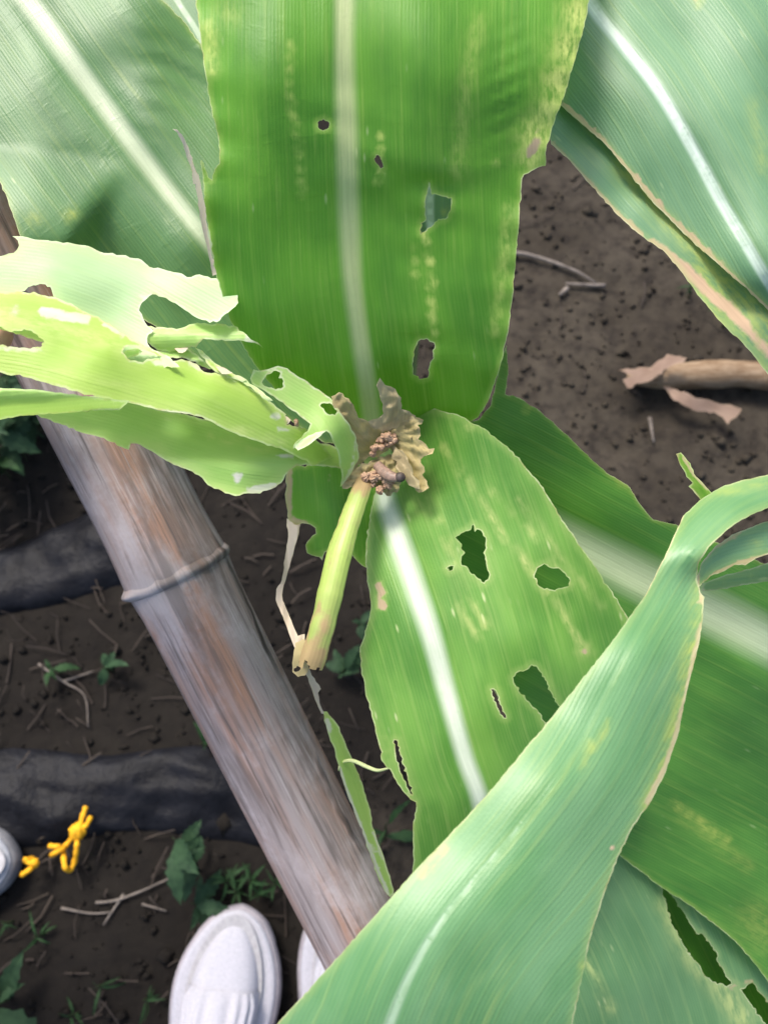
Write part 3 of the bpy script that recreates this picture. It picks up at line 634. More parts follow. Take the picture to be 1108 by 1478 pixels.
# slivers left between the bites of the torn leaf
for k, (ol, dp, mt) in enumerate([
    ([(206,497),(230,507),(252,503),(268,503),(282,510),(296,522),(308,533),(296,530),(282,522),(262,516),(236,516),(216,509)], .3265, M_MID),
    ([(252,503),(262,499),(272,501),(268,507),(258,509)], .3255, M_STRAW),
    ([(282,502),(292,506),(306,520),(322,531),(340,541),(356,548),(350,552),(332,546),(312,537),(298,524)], .3265, M_LIME),
    ([(310,528),(322,530),(336,538),(328,540),(316,535)], .3245, M_STRAW),
    ([(340,543),(352,546),(366,556),(380,566),(394,578),(388,580),(370,566),(352,553)], .3275, M_MID),
    ([(402,604),(412,600),(420,606),(416,612),(406,612)], .340, M_STRAW),
    ([(425,642),(440,632),(456,624),(470,622),(462,630),(446,642),(430,650)], .335, M_PALE),
    ([(176,512),(184,505),(198,502),(206,508),(196,514),(184,517)], .318, M_MID)]):
    a = np.array(ol); sheet('leaf_shred', corn, ol, [(x, y, dp + .00004 * (x - a[0, 0])) for x, y in ol[::2]], mt, step=5, rough=.8, seed=60 + k, bend=lambda q, lat, ln: .0012 * np.sin(lat / 4 + ln / 16))

# ------------------------------------------------------------------ corn plant beyond the top of the picture
b2 = P(640, -380, .40); g2 = Vector((b2.x, b2.y + .03, 0)); g2.z = ground_z(g2.x, g2.y)
corn2 = empty('corn_plant', g2, 'corn plant with a wide blue green leaf with browned margin, over bare soil', 'corn plant')
pts = [Vector(p) for p in catmull([tuple(g2 - Vector((0, 0, .02))), tuple(g2.lerp(b2, .5)), tuple(b2)], .04)]
tube('stalk', pts, [.012 - .004 * i / len(pts) + (.0012 if i % 4 == 0 else 0) for i in range(len(pts))], M_STALK, corn2, 14)
sheet('leaf', corn2,
  [(610,-390),(660,-250),(730,-60),(790,70),(815,130),(809,152),(840,180),(870,205),(900,240),(935,285),(960,310),(1000,350),(1040,385),(1080,420),(1108,448),(1230,570),(1380,760),(1400,640),(1340,340),(1220,60),(1108,-150),(900,-370),(760,-430)],
  [(720,-250,.372),(790,-100,.355),(950,130,.327),(1108,400,.318),(1250,600,.345),(1108,0,.333),(1300,300,.34),(810,150,.338),(1000,350,.331),(1108,448,.331),(900,-300,.38),(1390,740,.40),(1200,300,.327),(1000,60,.330),(660,-330,.385)],
  M_GLAU, rib=[(660,-370),(720,-250),(790,-100),(850,0),(900,65),(950,130),(1000,215),(1040,290),(1070,340),(1108,405),(1200,540),(1380,740)], ribw=[13,11,9,7.5,7,6.5,6,5,4], groove=.0015, wave=(.003,.009), seed=21,
  dry=[([(812,150),(870,203),(960,308),(1040,383),(1108,446)],3.2,.9),(1005,2,6,1.2)],
  blotch=[([(850,195),(935,290),(1040,390),(1108,455)],10,.6),([(1085,150),(1100,240)],10,.3),(1005,2,7,1.2)])
sheet('leaf_margin', corn2,
  [(788,150),(815,140),(880,180),(1000,290),(1160,440),(1290,640),(1200,640),(1108,541),(1080,505),(1040,465),(1010,430),(985,395),(960,365),(925,340),(890,310),(850,265),(822,232),(795,208),(785,180)],
  [(800,160,.342),(880,200,.339),(1000,320,.336),(1150,450,.338),(1250,640,.368),(795,208,.338),(890,310,.3345),(985,395,.3325),(1108,540,.3345)],
  M_GLAU, rib=[(700,40),(850,190),(960,310),(1108,470),(1250,640)], ribw=.1, split=False, seed=22, wave=(.003,.02),
  dry=[([(795,208),(850,266),(890,310),(925,340)],6,.8),([(940,352),(985,385),(1020,420),(1060,455),(1075,470)],10,.85),([(1050,440),(1090,490),(1108,510)],12,.6)],
  blotch=[([(900,240),(960,310),(1040,400),(1108,465)],14,.8),([(1000,400),(1060,450),(1108,500)],22,.7),([(985,395),(1040,465),(1108,540)],6,.7)])

sheet('leaf', corn2, [(600,-390),(690,-330),(730,-100),(720,150),(690,330),(640,470),(600,380),(570,150),(560,-100)],
  [(640,-380,.40),(640,-100,.412),(640,150,.425),(640,470,.47),(720,100,.42),(570,100,.43)], M_GLAU, rib=[(640,-390),(632,0),(620,300),(640,470)], ribw=[9,7,6,3], seed=28, blotch=[(644,303,5,1.2)])

# ------------------------------------------------------------------ corn plant at the photographer's feet
b3 = P(640, 1760, .285); g3 = Vector((b3.x + .03, b3.y - .02, 0)); g3.z = ground_z(g3.x, g3.y)
corn3 = empty('corn_plant', g3, 'corn plant whose smooth arching leaf crosses in front of the holed leaves', 'corn plant')
pts = [Vector(p) for p in catmull([tuple(g3 - Vector((0, 0, .02))), tuple(g3.lerp(b3, .5)), tuple(b3)], .04)]
tube('stalk', pts, [.012 - .004 * i / len(pts) + (.0012 if i % 4 == 0 else 0) for i in range(len(pts))], M_STALK, corn3, 14)
FR = [(300,1590),(350,1535),(400,1478),(480,1390),(560,1300),(600,1255),(640,1214),(700,1150),(800,1030),(880,930),(930,860),(960,800),(985,745),(1008,723),(1040,703),(1070,693),(1108,685),(1220,672),(1330,690),(1300,728),(1200,728),(1108,733),(1088,741),(1070,750),(1045,768),(1022,790),(1008,812),(1005,835),(1010,855),(1016,862),(1014,890),(1008,930),(990,1000),(978,1060),(960,1115),(940,1155),(912,1195),(890,1240),(868,1300),(850,1360),(838,1420),(826,1478),(800,1600),(740,1720),(640,1780),(520,1760),(390,1690)]
sheet('leaf', corn3, FR,
  [(540,1600,.250),(560,1478,.238),(640,1340,.236),(800,1130,.246),(930,930,.265),(1000,800,.284),(1050,735,.300),(1108,708,.312),(1320,700,.36),(480,1390,.2405),(400,1478,.2425),(640,1215,.2475),(800,1030,.2600),(930,860,.282),(985,745,.303),(1040,703,.314),(826,1478,.249),(890,1240,.2555),(960,1115,.266),(1010,900,.284),(1005,835,.292),(700,1400,.240),(760,1250,.241),(640,1780,.29)],
  M_FRONT, rib=[(600,1780),(525,1600),(562,1478),(600,1390),(640,1325),(685,1268),(750,1190),(830,1080),(925,900),(1000,785),(1108,710),(1320,700)], ribw=[9,7.5,6.5,6,5.5,5,4.5,4,4,4,4], ribk=[1,1,1,.85,.6,.35,.3,.25,.2,.2], groove=.0004, wave=(.0007,.008), seed=23, rough=.4,
  dry=[([(1008,830),(1013,870)],4,.7),([(1012,900),(990,1000),(970,1080),(945,1140)],6,.62),([(958,1110),(935,1160)],6,.7),(883,1225,5,.6),(833,1372,6,.8),([(985,745),(960,800),(930,860)],2.5,.55),(1000,870,4,.5)],
  blotch=[([(1000,930),(985,1010),(960,1100),(935,1160)],12,.9),([(850,1075),(840,1105)],4,.9),(840,1395,6,.7),([(1005,850),(1000,900)],8,.5),([(640,1225),(610,1262)],7,.8),([(1040,710),(1108,700)],6,.5),([(845,1110),(853,1085),(880,1040)],2.5,.7)])
sheet('leaf_tip', corn3,
  [(1005,850),(1005,832),(1012,812),(1030,790),(1055,772),(1080,762),(1108,752),(1200,735),(1320,735),(1320,800),(1200,800),(1108,800),(1090,806),(1075,816),(1060,815),(1045,824),(1030,829),(1015,840)],
  [(1005,840,.292),(1030,790,.300),(1108,752,.316),(1060,815,.304),(1108,800,.312),(1320,760,.35)], M_GLAU, rib=[(1000,850),(1060,800),(1320,765)], ribw=.1, split=False, seed=24, step=8,
  dry=[([(1008,815),(1030,791),(1070,766)],4,.6),([(1030,830),(1065,814),(1108,802)],5,.8),([(1006,850),(1006,825)],4,.7)], blotch=[(1090,785,10,.4)])
sheet('leaf_tip', corn3, [(1012,853),(1012,842),(1048,829),(1075,822),(1108,812),(1200,795),(1320,780),(1320,835),(1200,838),(1108,839),(1060,847),(1030,852)],
  [(1012,848,.292),(1060,838,.298),(1108,825,.304),(1320,810,.34)], M_GLAU, seed=25, step=8, dry=[(1014,852,4,.7)])
sheet('leaf_tip', corn3, [(975,655),(982,653),(988,660),(997,674),(1004,688),(1016,700),(1035,722),(1024,735),(1012,724),(1003,713),(993,702),(999,697),(990,688),(981,671)],
  [(975,655,.330),(1000,690,.324),(1030,730,.318)], M_UP, seed=26, step=5, dry=[(977,656,6,.7),([(985,660),(1000,684),(1020,706)],3,.75),([(995,702),(1008,718)],3,.5)], bend=lambda q,lat,ln: .0012*np.cos(lat/4))
sheet('leaf', corn3,
  [(720,1160),(830,1190),(900,1232),(960,1272),(1030,1320),(1110,1395),(1220,1500),(1330,1640),(1300,1800),(1050,1850),(850,1820),(720,1700),(660,1500),(670,1300)],
  [(720,1160,.435),(900,1232,.437),(1110,1395,.440),(1330,1640,.46),(850,1820,.42),(680,1500,.43),(950,1450,.430),(850,1400,.424),(1050,1850,.43)],
  M_UNDER, rib=[(640,1050),(760,1280),(860,1500),(920,1850)], ribw=[.1,.1], split=False, seed=27, wave=(.004,.01),
  holes=[[(954,1277),(960,1280),(970,1295),(985,1316),(1003,1345),(1008,1349),(1014,1349),(1028,1367),(1034,1376),(1033,1384),(1044,1403),(1055,1420),(1048,1424),(1032,1417),(1016,1408),(1010,1394),(1000,1385),(985,1362),(970,1335),(962,1308)],
         [(1068,1428),(1085,1418),(1110,1450),(1135,1490),(1120,1500),(1095,1465)]],
  blotch=[([(962,1305),(985,1362),(1010,1400),(1045,1428)],14,.7),([(1040,1425),(1070,1470)],16,.9),(880,1455,8,.9),([(845,1385),(882,1462)],3,.8)], dry=[([(1050,1425),(1085,1416)],3,.6)])

sheet('leaf', corn3, [(900,1150),(1000,1180),(1150,1300),(1300,1500),(1320,1700),(1150,1760),(980,1650),(900,1450)],
  [(950,1180,.475),(1150,1320,.478),(1300,1600,.49),(1000,1600,.47),(920,1400,.472)], M_RIGHT, rib=[(900,1100),(1050,1400),(1200,1760)], ribw=.1, split=False, seed=29)

# ------------------------------------------------------------------ bamboo pole
def bamboo():
    A = P(216, 747, .452); B = P(496, 1300, .485); ax = (B - A).normalized()
    A0 = A - ax * .62
    tg = (-.0 + ground_z(0, 0) - A.z) / ax.z if ax.z < 0 else 2.0
    L = (A - A0).length + min(tg + .02, 2.6)
    root = empty('bamboo_pole', A0 + ax * L, 'weathered grey brown bamboo pole lying slanted beside the corn plant', 'bamboo pole')
    ref = (CAMP - A); ref = (ref - ax * ref.dot(ax)).normalized(); side = ax.cross(ref)
    lA = (A - A0).length
    # node where the ring crosses (255, 828)
    ln = lA + (P(258, 832, .44) - A).dot(ax)
    nodes = [ln - .60, ln - .29, ln, ln + .31, ln + .60, ln + .88, ln + 1.15, ln + 1.4, ln + 1.64, ln + 1.9]
    nodes = [x for x in nodes if .03 < x < L - .02]
    bounds = [0] + nodes + [L]
    seg = 48
    def rad(l): return .0262 - .0022 * (l - lA) 
    def part(name, l0, l1, fn, node=False, step=.012):
        n = max(2, int((l1 - l0) / step)); V = []; a_ang = []; a_len = []; a_node = []; Fc = []
        for i in range(n + 1):
            l = l0 + (l1 - l0) * i / n; r = fn(l)
            for k in range(seg):
                a = 2 * math.pi * k / seg; u = a / math.pi - 1
                rr = r * (1 + .012 * math.sin(3 * a + 1) + .007 * noise.noise((math.cos(a) * 3, math.sin(a) * 3, l * 12)))
                if node: rr *= 1 + .03 * noise.noise((math.cos(a) * 4, math.sin(a) * 5, l * 60 + 5)) + .02 * noise.noise((math.cos(a) * 19, math.sin(a) * 19, l * 300)) + .07 * math.exp(-((u + .40) / .09) ** 2) * math.exp(-((l - l0 - .003) / .003) ** 2)
                V.append(A0 + ax * l + (-ref * math.cos(a) + side * math.sin(a)) * rr)
                a_ang.append(u); a_len.append(l)
                dn = min((abs(l - x) for x in nodes), default=1); a_node.append(max(0, 1 - dn / .018))
        for i in range(n):
            for k in range(seg):
                k2 = (k + 1) % seg; Fc.append((i * seg + k, i * seg + k2, (i + 1) * seg + k2, (i + 1) * seg + k))
        if l0 == 0: Fc.append(tuple(range(seg))[::-1])
        if l1 == L: Fc.append(tuple(n * seg + k for k in range(seg)))
        o = mesh_obj(name, V, Fc, M_BAM, root)
        for k, v in (('ang', a_ang), ('len', a_len), ('node', a_node)):
            o.data.attributes.new(k, 'FLOAT', 'POINT').data.foreach_set('value', np.array(v, np.float32))
    for i in range(len(bounds) - 1):
        l0, l1 = bounds[i], bounds[i + 1]
        def fn(l, l0=l0, l1=l1, first=i == 0):
            r = rad(l); d0 = l - l0; d1 = l1 - l
            r += .0016 * math.exp(-(d1 / .016) ** 2)
            if not first: r += .0012 * math.exp(-(d0 / .01) ** 2)
            return r
        part('internode', l0 + (.0022 if i else 0), l1 - (.0022 if l1 < L else 0), fn)
    for x in nodes:
        part('node_ring', x - .0042, x + .0038, lambda l, x=x: rad(l) + .0024 * math.exp(-((l - x + .0006) / .0034) ** 2) - .0007 * math.exp(-((l - x - .0026) / .0008) ** 2) + .0003, True, .0005)
bamboo()

# ------------------------------------------------------------------ caterpillar and its droppings
M_CAT = noisy_mat('larva_skin', (.16, .11, .085), (.30, .20, .15), 500, .5, .2, .0005, spec=.4)
M_HEAD = noisy_mat('larva_head', (.030, .024, .022), (.085, .065, .055), 700, .55, .3, .0004, spec=.35)
def larva():
    a = catmull([(545,672,.357),(552,680,.3545),(560,686,.352),(568,689,.3505),(573,689,.350)], 2.0)
    C = [P(*p) for p in a]; n = len(C)
    R = [(.0024 * (.75 + .25 * math.sin(math.pi * min(1, i / n + .12)))) * (1 + .07 * math.cos(i * 2 * math.pi / 2.6)) for i in range(n)]
    root = empty('caterpillar', C[n // 2], 'small brown caterpillar with a dark shiny head in the eaten whorl', 'caterpillar')
    tube('body', C, R, M_CAT, root, 14)
    h = C[-1] + (C[-1] - C[-3]).normalized() * .0012; V = []; Fc = []; bm = bmesh.new()
    bmesh.ops.create_icosphere(bm, subdivisions=3, radius=.0021)
    for v in bm.verts: v.co = Vector((v.co.x * 1.05, v.co.y * .95, v.co.z * .95)) - Vector((0, 0, .0003 * max(0, -v.co.z / .002))) 
    V = [h + v.co for v in bm.verts]; bm.verts.index_update(); Fc = [tuple(v.index for v in f.verts) for f in bm.faces]; bm.free()
    mesh_obj('head', V, Fc, M_HEAD, root)
larva()
def frass(label, blobs, seed):
    r = random.Random(seed); V = []; Fc = []
    for (x, y, d, rad, n) in blobs:
        for i in range(n):
            c = P(x + r.gauss(0, rad * .55), y + r.gauss(0, rad * .45), d + r.uniform(-.001, .001)); s = rad * d / F * r.uniform(.35, .75)
            bm = bmesh.new(); bmesh.ops.create_icosphere(bm, subdivisions=4, radius=s); bm.verts.index_update(); b = len(V); o = Vector((i * 3.1, seed, 0))
            for v in bm.verts:
                q = v.co * 420 + o; V.append(c + v.co * (1 + .55 * noise.noise(q) + .40 * noise.noise(q * 2.7) + .22 * noise.noise(q * 6.5)))
            Fc += [tuple(b + v.index for v in f.verts) for f in bm.faces]; bm.free()
    o = mesh_obj('frass_heap', V, Fc, M_FRASS, None, True, P(blobs[0][0], blobs[0][1], blobs[0][2]))
    tag(o, label, 'frass', 'caterpillar droppings in the whorl')
frass('damp brown heap of droppings in the upper part of the whorl', [(562,630,.354,9,6),(549,642,.357,9,6),(536,652,.357,7,4)], 1)
frass('crumbly orange brown droppings beside the caterpillar, above the white midrib', [(545,687,.3545,10,6),(556,701,.355,9,6),(532,688,.3555,7,4)], 2)
frass('yellow crumb of droppings in the small hole of the pale leaf', [(428,609,.343,5,3)], 3)

# ------------------------------------------------------------------ things on the ground
def D(x, y, z):
    r = ROT @ Vector(((x - CX) / F, (CY - y) / F, -1)); return (z - CAM_H) / r.z
M_FILM = noisy_mat('black_plastic', (.0042, .0044, .0060), (.0085, .009, .012), 30, .5, .5, .006, spec=.10)
def film(label, line, width, h, seed):
    c = catmull([tuple(G(x, y))[:2] for x, y in line], .012); n = len(c); m = 26; V = []; Fc = []
    tg = np.gradient(c, axis=0); tg /= np.linalg.norm(tg, axis=1, keepdims=True)
    for i in range(n):
        wv = width * (1 + .34 * noise.noise((i * .09, seed, 0)))
        for k in range(m):
            u = k / (m - 1) * 2 - 1; x = c[i, 0] - tg[i, 1] * u * wv / 2; y = c[i, 1] + tg[i, 0] * u * wv / 2
            z = ground_z(x, y) + h * max(0, 1 - u * u) ** .6 - .012 * abs(u) ** 6
            q = Vector((x * 22, y * 22, seed)); fold = abs(noise.noise(Vector((x * 9 + y * 26, y * 8, seed)))) * .014 + noise.noise(q) * .006 + noise.noise(q * 3.1) * .003
            V.append((x, y, z + fold * (1 - abs(u) ** 4)))
    for i in range(n - 1):
        for k in range(m - 1): Fc.append((i * m + k, i * m + k + 1, (i + 1) * m + k + 1, (i + 1) * m + k))
    o = mesh_obj('plastic_film', V, Fc, M_FILM, None, True, Vector((c[n // 2, 0], c[n // 2, 1], 0)))
    tag(o, label, 'plastic film')
film('crumpled black plastic film beside the weeds, behind the bamboo pole', [(-260, 900), (-100, 860), (40, 830), (120, 803), (190, 775), (225, 762)], .105, .015, 1.)
film('crumpled black plastic film under the yellow twine', [(-260, 1130), (-60, 1150), (100, 1150), (250, 1140), (400, 1165), (480, 1215)], .105, .013, 2.)

M_RUB = noisy_mat('shoe_rubber', (.27, .245, .265), (.36, .33, .35), 60, .6, .2, .001)
M_CANV = noisy_mat('shoe_canvas', (.36, .355, .39), (.43, .42, .46), 400, .75, .25, .0006)
M_GREY = noisy_mat('grey_shoe', (.20, .21, .235), (.26, .27, .30), 200, .6, .25, .0006)
M_GSOLE = noisy_mat('grey_sole', (.12, .12, .13), (.18, .18, .19), 60, .7, .2, .001)
M_INNER = noisy_mat('shoe_lining', (.30, .29, .30), (.38, .37, .38), 200, .9, .2, .001)
def halfw(t):            # t 0 heel .. 1 toe
    k = (.33 + .12 * math.sin(math.pi * min(1, max(0, (t - .25) / .95))) ** 1.4 + .035 * math.cos(t * 6.3))
    e = 1.
    if t > .64: e = math.sqrt(max(0, 1 - ((t - .64) / .36) ** 1.9))
    if t < .14: e = math.sqrt(max(0, 1 - ((.14 - t) / .14) ** 2.2))
    return k * 1.08 * e
def shoe(toe, heel_dir, L, wid, label, mu, ms, group, flip=1, loc=None):
    f = -Vector((heel_dir[0], heel_dir[1], 0)).normalized(); s = Vector((-f.y, f.x, 0)); toe = Vector(toe); z0 = .006
    heel = toe - f * L
    root = empty('sneaker', Vector((heel.x + f.x * L * .5, heel.y + f.y * L * .5, z0)), label, 'shoe', group)
    T = [.5 - .5 * math.cos(math.pi * i / 72) for i in range(73)]
    def pt(t, u, z): 
        c = heel + f * (L * t) + s * (u * wid) + s * flip * .006 * math.sin(t * 2.6); return Vector((c.x, c.y, z0 + z))
    def loftring(name, prof, mat):     # closed band following the outline: prof = [(outset, z)]
        P2 = [(t, 1) for t in T] + [(t, -1) for t in T[::-1][1:-1]]; V = []; Fc = []; n = len(P2); m = len(prof)
        for (t, sd) in P2:
            for (o, z) in prof:
                hw = halfw(t); tt = t + (o / L) * (1 if t > .9 else (-1 if t < .1 else 0)) * (1 - min(1, hw / .4))
                V.append(pt(tt, sd * (hw + o / wid * min(1, hw / .2)), z))
        for i in range(n):
            for k in range(m - 1):
                j = (i + 1) % n; Fc.append((i * m + k, j * m + k, j * m + k + 1, i * m + k + 1))
        Fc.append(tuple(i * m for i in range(n))[::-1]); Fc.append(tuple(i * m + m - 1 for i in range(n)))
        return mesh_obj(name, V, Fc, mat, root)
    loftring('sole', [(.003, 0), (.0065, .004), (.008, .012), (.0068, .020), (.004, .0245), (-.002, .0255)], ms)
    loftring('foxing_stripe', [(.0030, .0235), (.0034, .026), (.0018, .0285), (-.002, .029)], mu)
    def top(t): return np.interp(t, [0, .05, .15, .3, .45, .55, .65, .75, .85, .93, .97, 1], [.062, .075, .080, .078, .075, .070, .062, .053, .045, .038, .032, .027])
    def upper(name, t0, t1, mat, ribs=0, grow=0., opening=False):
        ts = [t0 + (t1 - t0) * i / 40 for i in range(41)]; m = 49; V = []; Fc = []
        for t in ts:
            hw = max(halfw(t) - .012 / wid * min(1., halfw(t) / .2), .0005); h = top(t)
            for k in range(m):
                a = math.pi * k / (m - 1); c, sn = math.cos(a), math.sin(a)
                u = math.copysign(abs(c) ** .62, c); zz = max(sn, 0) ** .75
                g = grow
                if ribs:
                    fade = min(1, (t1 - t) / .03, 1) * (1 if .7 < a < 2.45 else 0); g += .0052 * fade * abs(math.sin(a * ribs)) ** .6
                V.append(pt(t, u * (hw + g / wid), .024 + (h - .024 + g) * zz))
        skip = lambda i, k: opening and ts[i] < .34 and ts[i] > .05 and 14 < k < 33
        for i in range(40):
            for k in range(m - 1):
                if not skip(i, k): Fc.append((i * m + k, i * m + k + 1, (i + 1) * m + k + 1, (i + 1) * m + k))
        return mesh_obj(name, V, Fc, mat, root)
    upper('toe_vamp', .66, .996, mu)
    upper('ribbed_upper', .0, .745, mu, ribs=11, grow=.0016, opening=True)
    V = [pt(t, sd * halfw(t) * .8, .034) for t, sd in [(t, 1) for t in T] + [(t, -1) for t in T[::-1][1:-1]]]
    mesh_obj('insole', V, [tuple(range(len(V)))], M_INNER, root)
t1 = G(352, 1317, .02); e1 = G(325, 1500, .02)
shoe(t1, (e1 - t1), .255, .099, 'white canvas sneaker with ribbed upper standing free on the soil', M_CANV, M_RUB, 'white sneakers', 1)
t2 = G(505, 1276, .02); e2 = G(492, 1500, .02)
shoe(t2, (e2 - t2), .255, .098, 'white canvas sneaker half hidden under the bamboo pole', M_CANV, M_RUB, 'white sneakers', -1)
t3 = G(19, 1246, .02)
shoe(t3, (-1, -.12), .26, .092, 'grey rounded shoe beside the black plastic film and yellow twine', M_GREY, M_GSOLE, None, 1)

# yellow twine
M_TW = noisy_mat('yellow_twine', (.55, .25, .006), (.74, .38, .010), 300, .75, .4, .001, stretch=(1, 1, 1))
def twine(label, strands, knots, z, group):
    o0 = G(*strands[0][0], z); root = empty('yellow_twine', Vector((o0.x, o0.y, 0)), label, 'twine', group)
    for st in strands:
        c = catmull([tuple(G(x, y, z + .006 * math.sin(i * 1.9))) for i, (x, y) in enumerate(st)], .002)
        tube('strand', [Vector(p) for p in c], [.0027 * (1 + .12 * math.sin(i * 1.3)) for i in range(len(c))], M_TW, root, 8)
    for (x, y, r) in knots:
        c = G(x, y, z + .003); V = []; bm = bmesh.new(); bmesh.ops.create_icosphere(bm, subdivisions=3, radius=r); bm.verts.index_update()
        V = [c + v.co * (1 + .28 * noise.noise(v.co * 260) + .06 * math.sin(v.co.x * 1800 + v.co.y * 900)) for v in bm.verts]; Fc = [tuple(v.index for v in f.verts) for f in bm.faces]; bm.free()
        mesh_obj('knot', V, Fc, M_TW, root)
twine('bright yellow plastic twine tied in a loop with a knot', [[(72,1221),(82,1222),(93,1222),(104,1210),(113,1199),(119,1180),(124,1165)], [(112,1204),(111,1222),(108,1243),(101,1256),(94,1251),(92,1235),(91,1225)], [(113,1200),(124,1192),(131,1180)], [(93,1224),(82,1230),(75,1234)]], [(112, 1200, .0085)], .030, 'yellow twine pieces')
twine('short doubled yellow twine end next to the grey shoe', [[(32,1263),(42,1256),(52,1247),(47,1240),(36,1241)], [(36,1241),(44,1246),(50,1247)]], [(50, 1246, .0045)], .028, 'yellow twine pieces')

# fallen dry stalk, twig
M_OLD = noisy_mat('dry_stalk', (.12, .072, .036), (.23, .165, .105), 40, .7, .4, .002, stretch=(1, 5, 5))
def dry_stalk():
    g0 = G(930, 543, .012); root = empty('fallen_stalk', Vector((g0.x, g0.y, 0)), 'dry broken corn stalk with torn papery husks lying on the soil', 'dry stalk')
    c = catmull([tuple(G(905, 545, .012)), tuple(G(950, 545, .017)), tuple(G(1030, 540, .020)), tuple(G(1108, 543, .021)), tuple(G(1400, 575, .021))], .01)
    tube('stem', [Vector(p) for p in c], [min(.017, .007 + .0016 * i) * (1 + .04 * math.sin(i * .7)) for i in range(len(c))], M_OLD, root, 14, jit=.05)
    def gsheet(name, outl, zf, mat, seed, **kw):
        ctrl = [(x, y, D(x, y, zf(x, y))) for x, y in outl[::2]]; sheet(name, root, outl, ctrl, mat, seed=seed, step=8, **kw)
    gsheet('husk', [(893,534),(940,530),(965,522),(955,540),(930,552),(905,560),(898,548),(912,542)], lambda x, y: .036, M_HUSK, 31, rough=.8)
    gsheet('husk', [(935,533),(950,520),(962,511),(975,514),(990,516),(984,524),(965,530),(950,537)], lambda x, y: .052 + (x - 935) * .0001, M_HUSK, 32, rough=1.)
    gsheet('husk', [(955,555),(975,562),(1010,575),(1035,582),(1070,590),(1062,602),(1050,613),(1042,602),(1030,595),(1000,592),(972,578)], lambda x, y: .030 + .012 * math.sin(x / 14), M_HUSK, 33, rough=.8)
dry_stalk()
M_TWIG = noisy_mat('pale_twig', (.085, .070, .060), (.17, .145, .125), 80, .8, .4, .001)
def twig(label, lines, r, group='twigs lying on the soil'):
    c0 = G(*lines[0][0], 0); root = empty('twig', gz(c0), label, 'twig', group)
    for l in lines:
        c = catmull([tuple(gz(G(x, y, 0), r * 1.2 + .004)) for x, y in l], .008); n = len(c)
        tube('stick', [Vector(p) for p in c], [r * (1.1 - .6 * i / n) for i in range(n)], M_TWIG, root, 7, jit=.2)
twig('thin forked pale twig beside the large upright leaf', [[(735,368),(765,373),(800,385),(830,397),(858,411)], [(872,414),(845,413),(815,412)], [(818,418),(806,428)]], .0028)
twig('short straight twig between the husks and the shaded leaf', [[(936,604),(941,640)]], .0022)
twig('bent twig lying near the yellow twine', [[(140,1302),(165,1300),(195,1290),(240,1270),(262,1258)], [(180,1290),(150,1335)]], .0014)
twig('long thin twig in front of the black film with yellow twine', [[(90,1310),(130,1318),(165,1316)], [(205,1305),(240,1315)]], .0013)
twig('crooked twig below the bamboo ring', [[(60,960),(95,985),(125,1005),(130,1050)], [(95,985),(140,970)]], .0013)

# straw and grass litter
def litter():
    r = random.Random(11); V = []; Fc = []
    for i in range(1500):
        x, y = r.uniform(-.55, .7), r.uniform(-.35, .85)
        if x > .12 and r.random() < .9: continue
        a = r.uniform(0, math.pi); L = r.uniform(.008, .045); w = r.uniform(.0004, .0011); b = len(V); dx, dy = math.cos(a), math.sin(a); z = ground_z(x, y) + .003
        k = r.uniform(-.4, .4); h = r.uniform(0, .010)
        for t in (0, .5, 1):
            cx, cy = x + dx * L * t - dy * k * L * t * t, y + dy * L * t + dx * k * L * t * t; zz = z + h * math.sin(t * 2.4)
            V += [(cx - dy * w, cy + dx * w, zz), (cx + dy * w, cy - dx * w, zz + .0006)]
        Fc += [(b, b + 1, b + 3, b + 2), (b + 2, b + 3, b + 5, b + 4)]
    o = mesh_obj('straw_litter', V, Fc, noisy_mat('straw_litter', (.015, .011, .009), (.040, .030, .023), 14, .85, 0)); tag(o, 'bits of brown straw and root strewn over the soil', 'litter', kind='stuff')
litter()

# weeds
def weed_leaf_mesh(name, mat, L=1., lobes=5, wid=.36):
    V = []; Fc = []; n = 16
    for i in range(n + 1):
        t = i / n; w = wid * (math.sin(math.pi * min(1, t * 1.02) ** .8)) ** .8 * (1 + .22 * (1 if i % 3 == 1 else (-.4 if i % 3 == 0 else 0)))
        z = .16 * math.sin(t * 2.2) - .28 * t * t
        for u in (-1, -.5, 0, .5, 1):
            V.append((t + .05 * abs(u), u * w * .5 * (1 if t < 1 else 0), z + .10 * abs(u) * w * 2 - .12 * u * u * w))
    for i in range(n):
        for k in range(4): Fc.append((i * 5 + k, i * 5 + k + 1, (i + 1) * 5 + k + 1, (i + 1) * 5 + k))
    m = bpy.data.meshes.new(name); m.from_pydata(V, [], Fc); m.materials.append(mat); m.polygons.foreach_set('use_smooth', [True] * len(Fc)); return m
def weed_mat(name, a, b):
    t = NT(name); v = t.coord(); n = t.noise(v, 6, 4); c = t.mix(t.ramp(n, .35, .65), a, b)
    t.put(t.b.inputs['Base Color'], c); t.b.inputs['Roughness'].default_value = .7; t.b.inputs['Specular IOR Level'].default_value = .2
    tr = t.n('ShaderNodeBsdfTranslucent'); t.put(tr.inputs[0], b); mx = t.n('ShaderNodeMixShader'); mx.inputs[0].default_value = .25
    t.link(t.b.outputs[0], mx.inputs[1]); t.link(tr.outputs[0], mx.inputs[2]); t.link(mx.outputs[0], t.out.inputs[0]); return t.m
MW = weed_mat('weed_leaf', (.012, .034, .012), (.024, .060, .020)); MWP = weed_mat('weed_leaf_pale', (.015, .038, .018), (.030, .066, .030)); MWS = weed_mat('weed_stem', (.025, .035, .015), (.04, .05, .025))
LM = [weed_leaf_mesh('weed_leaf', MW), weed_leaf_mesh('weed_leaf', MWP, wid=.5), weed_leaf_mesh('weed_leaf', MW, wid=.16)]
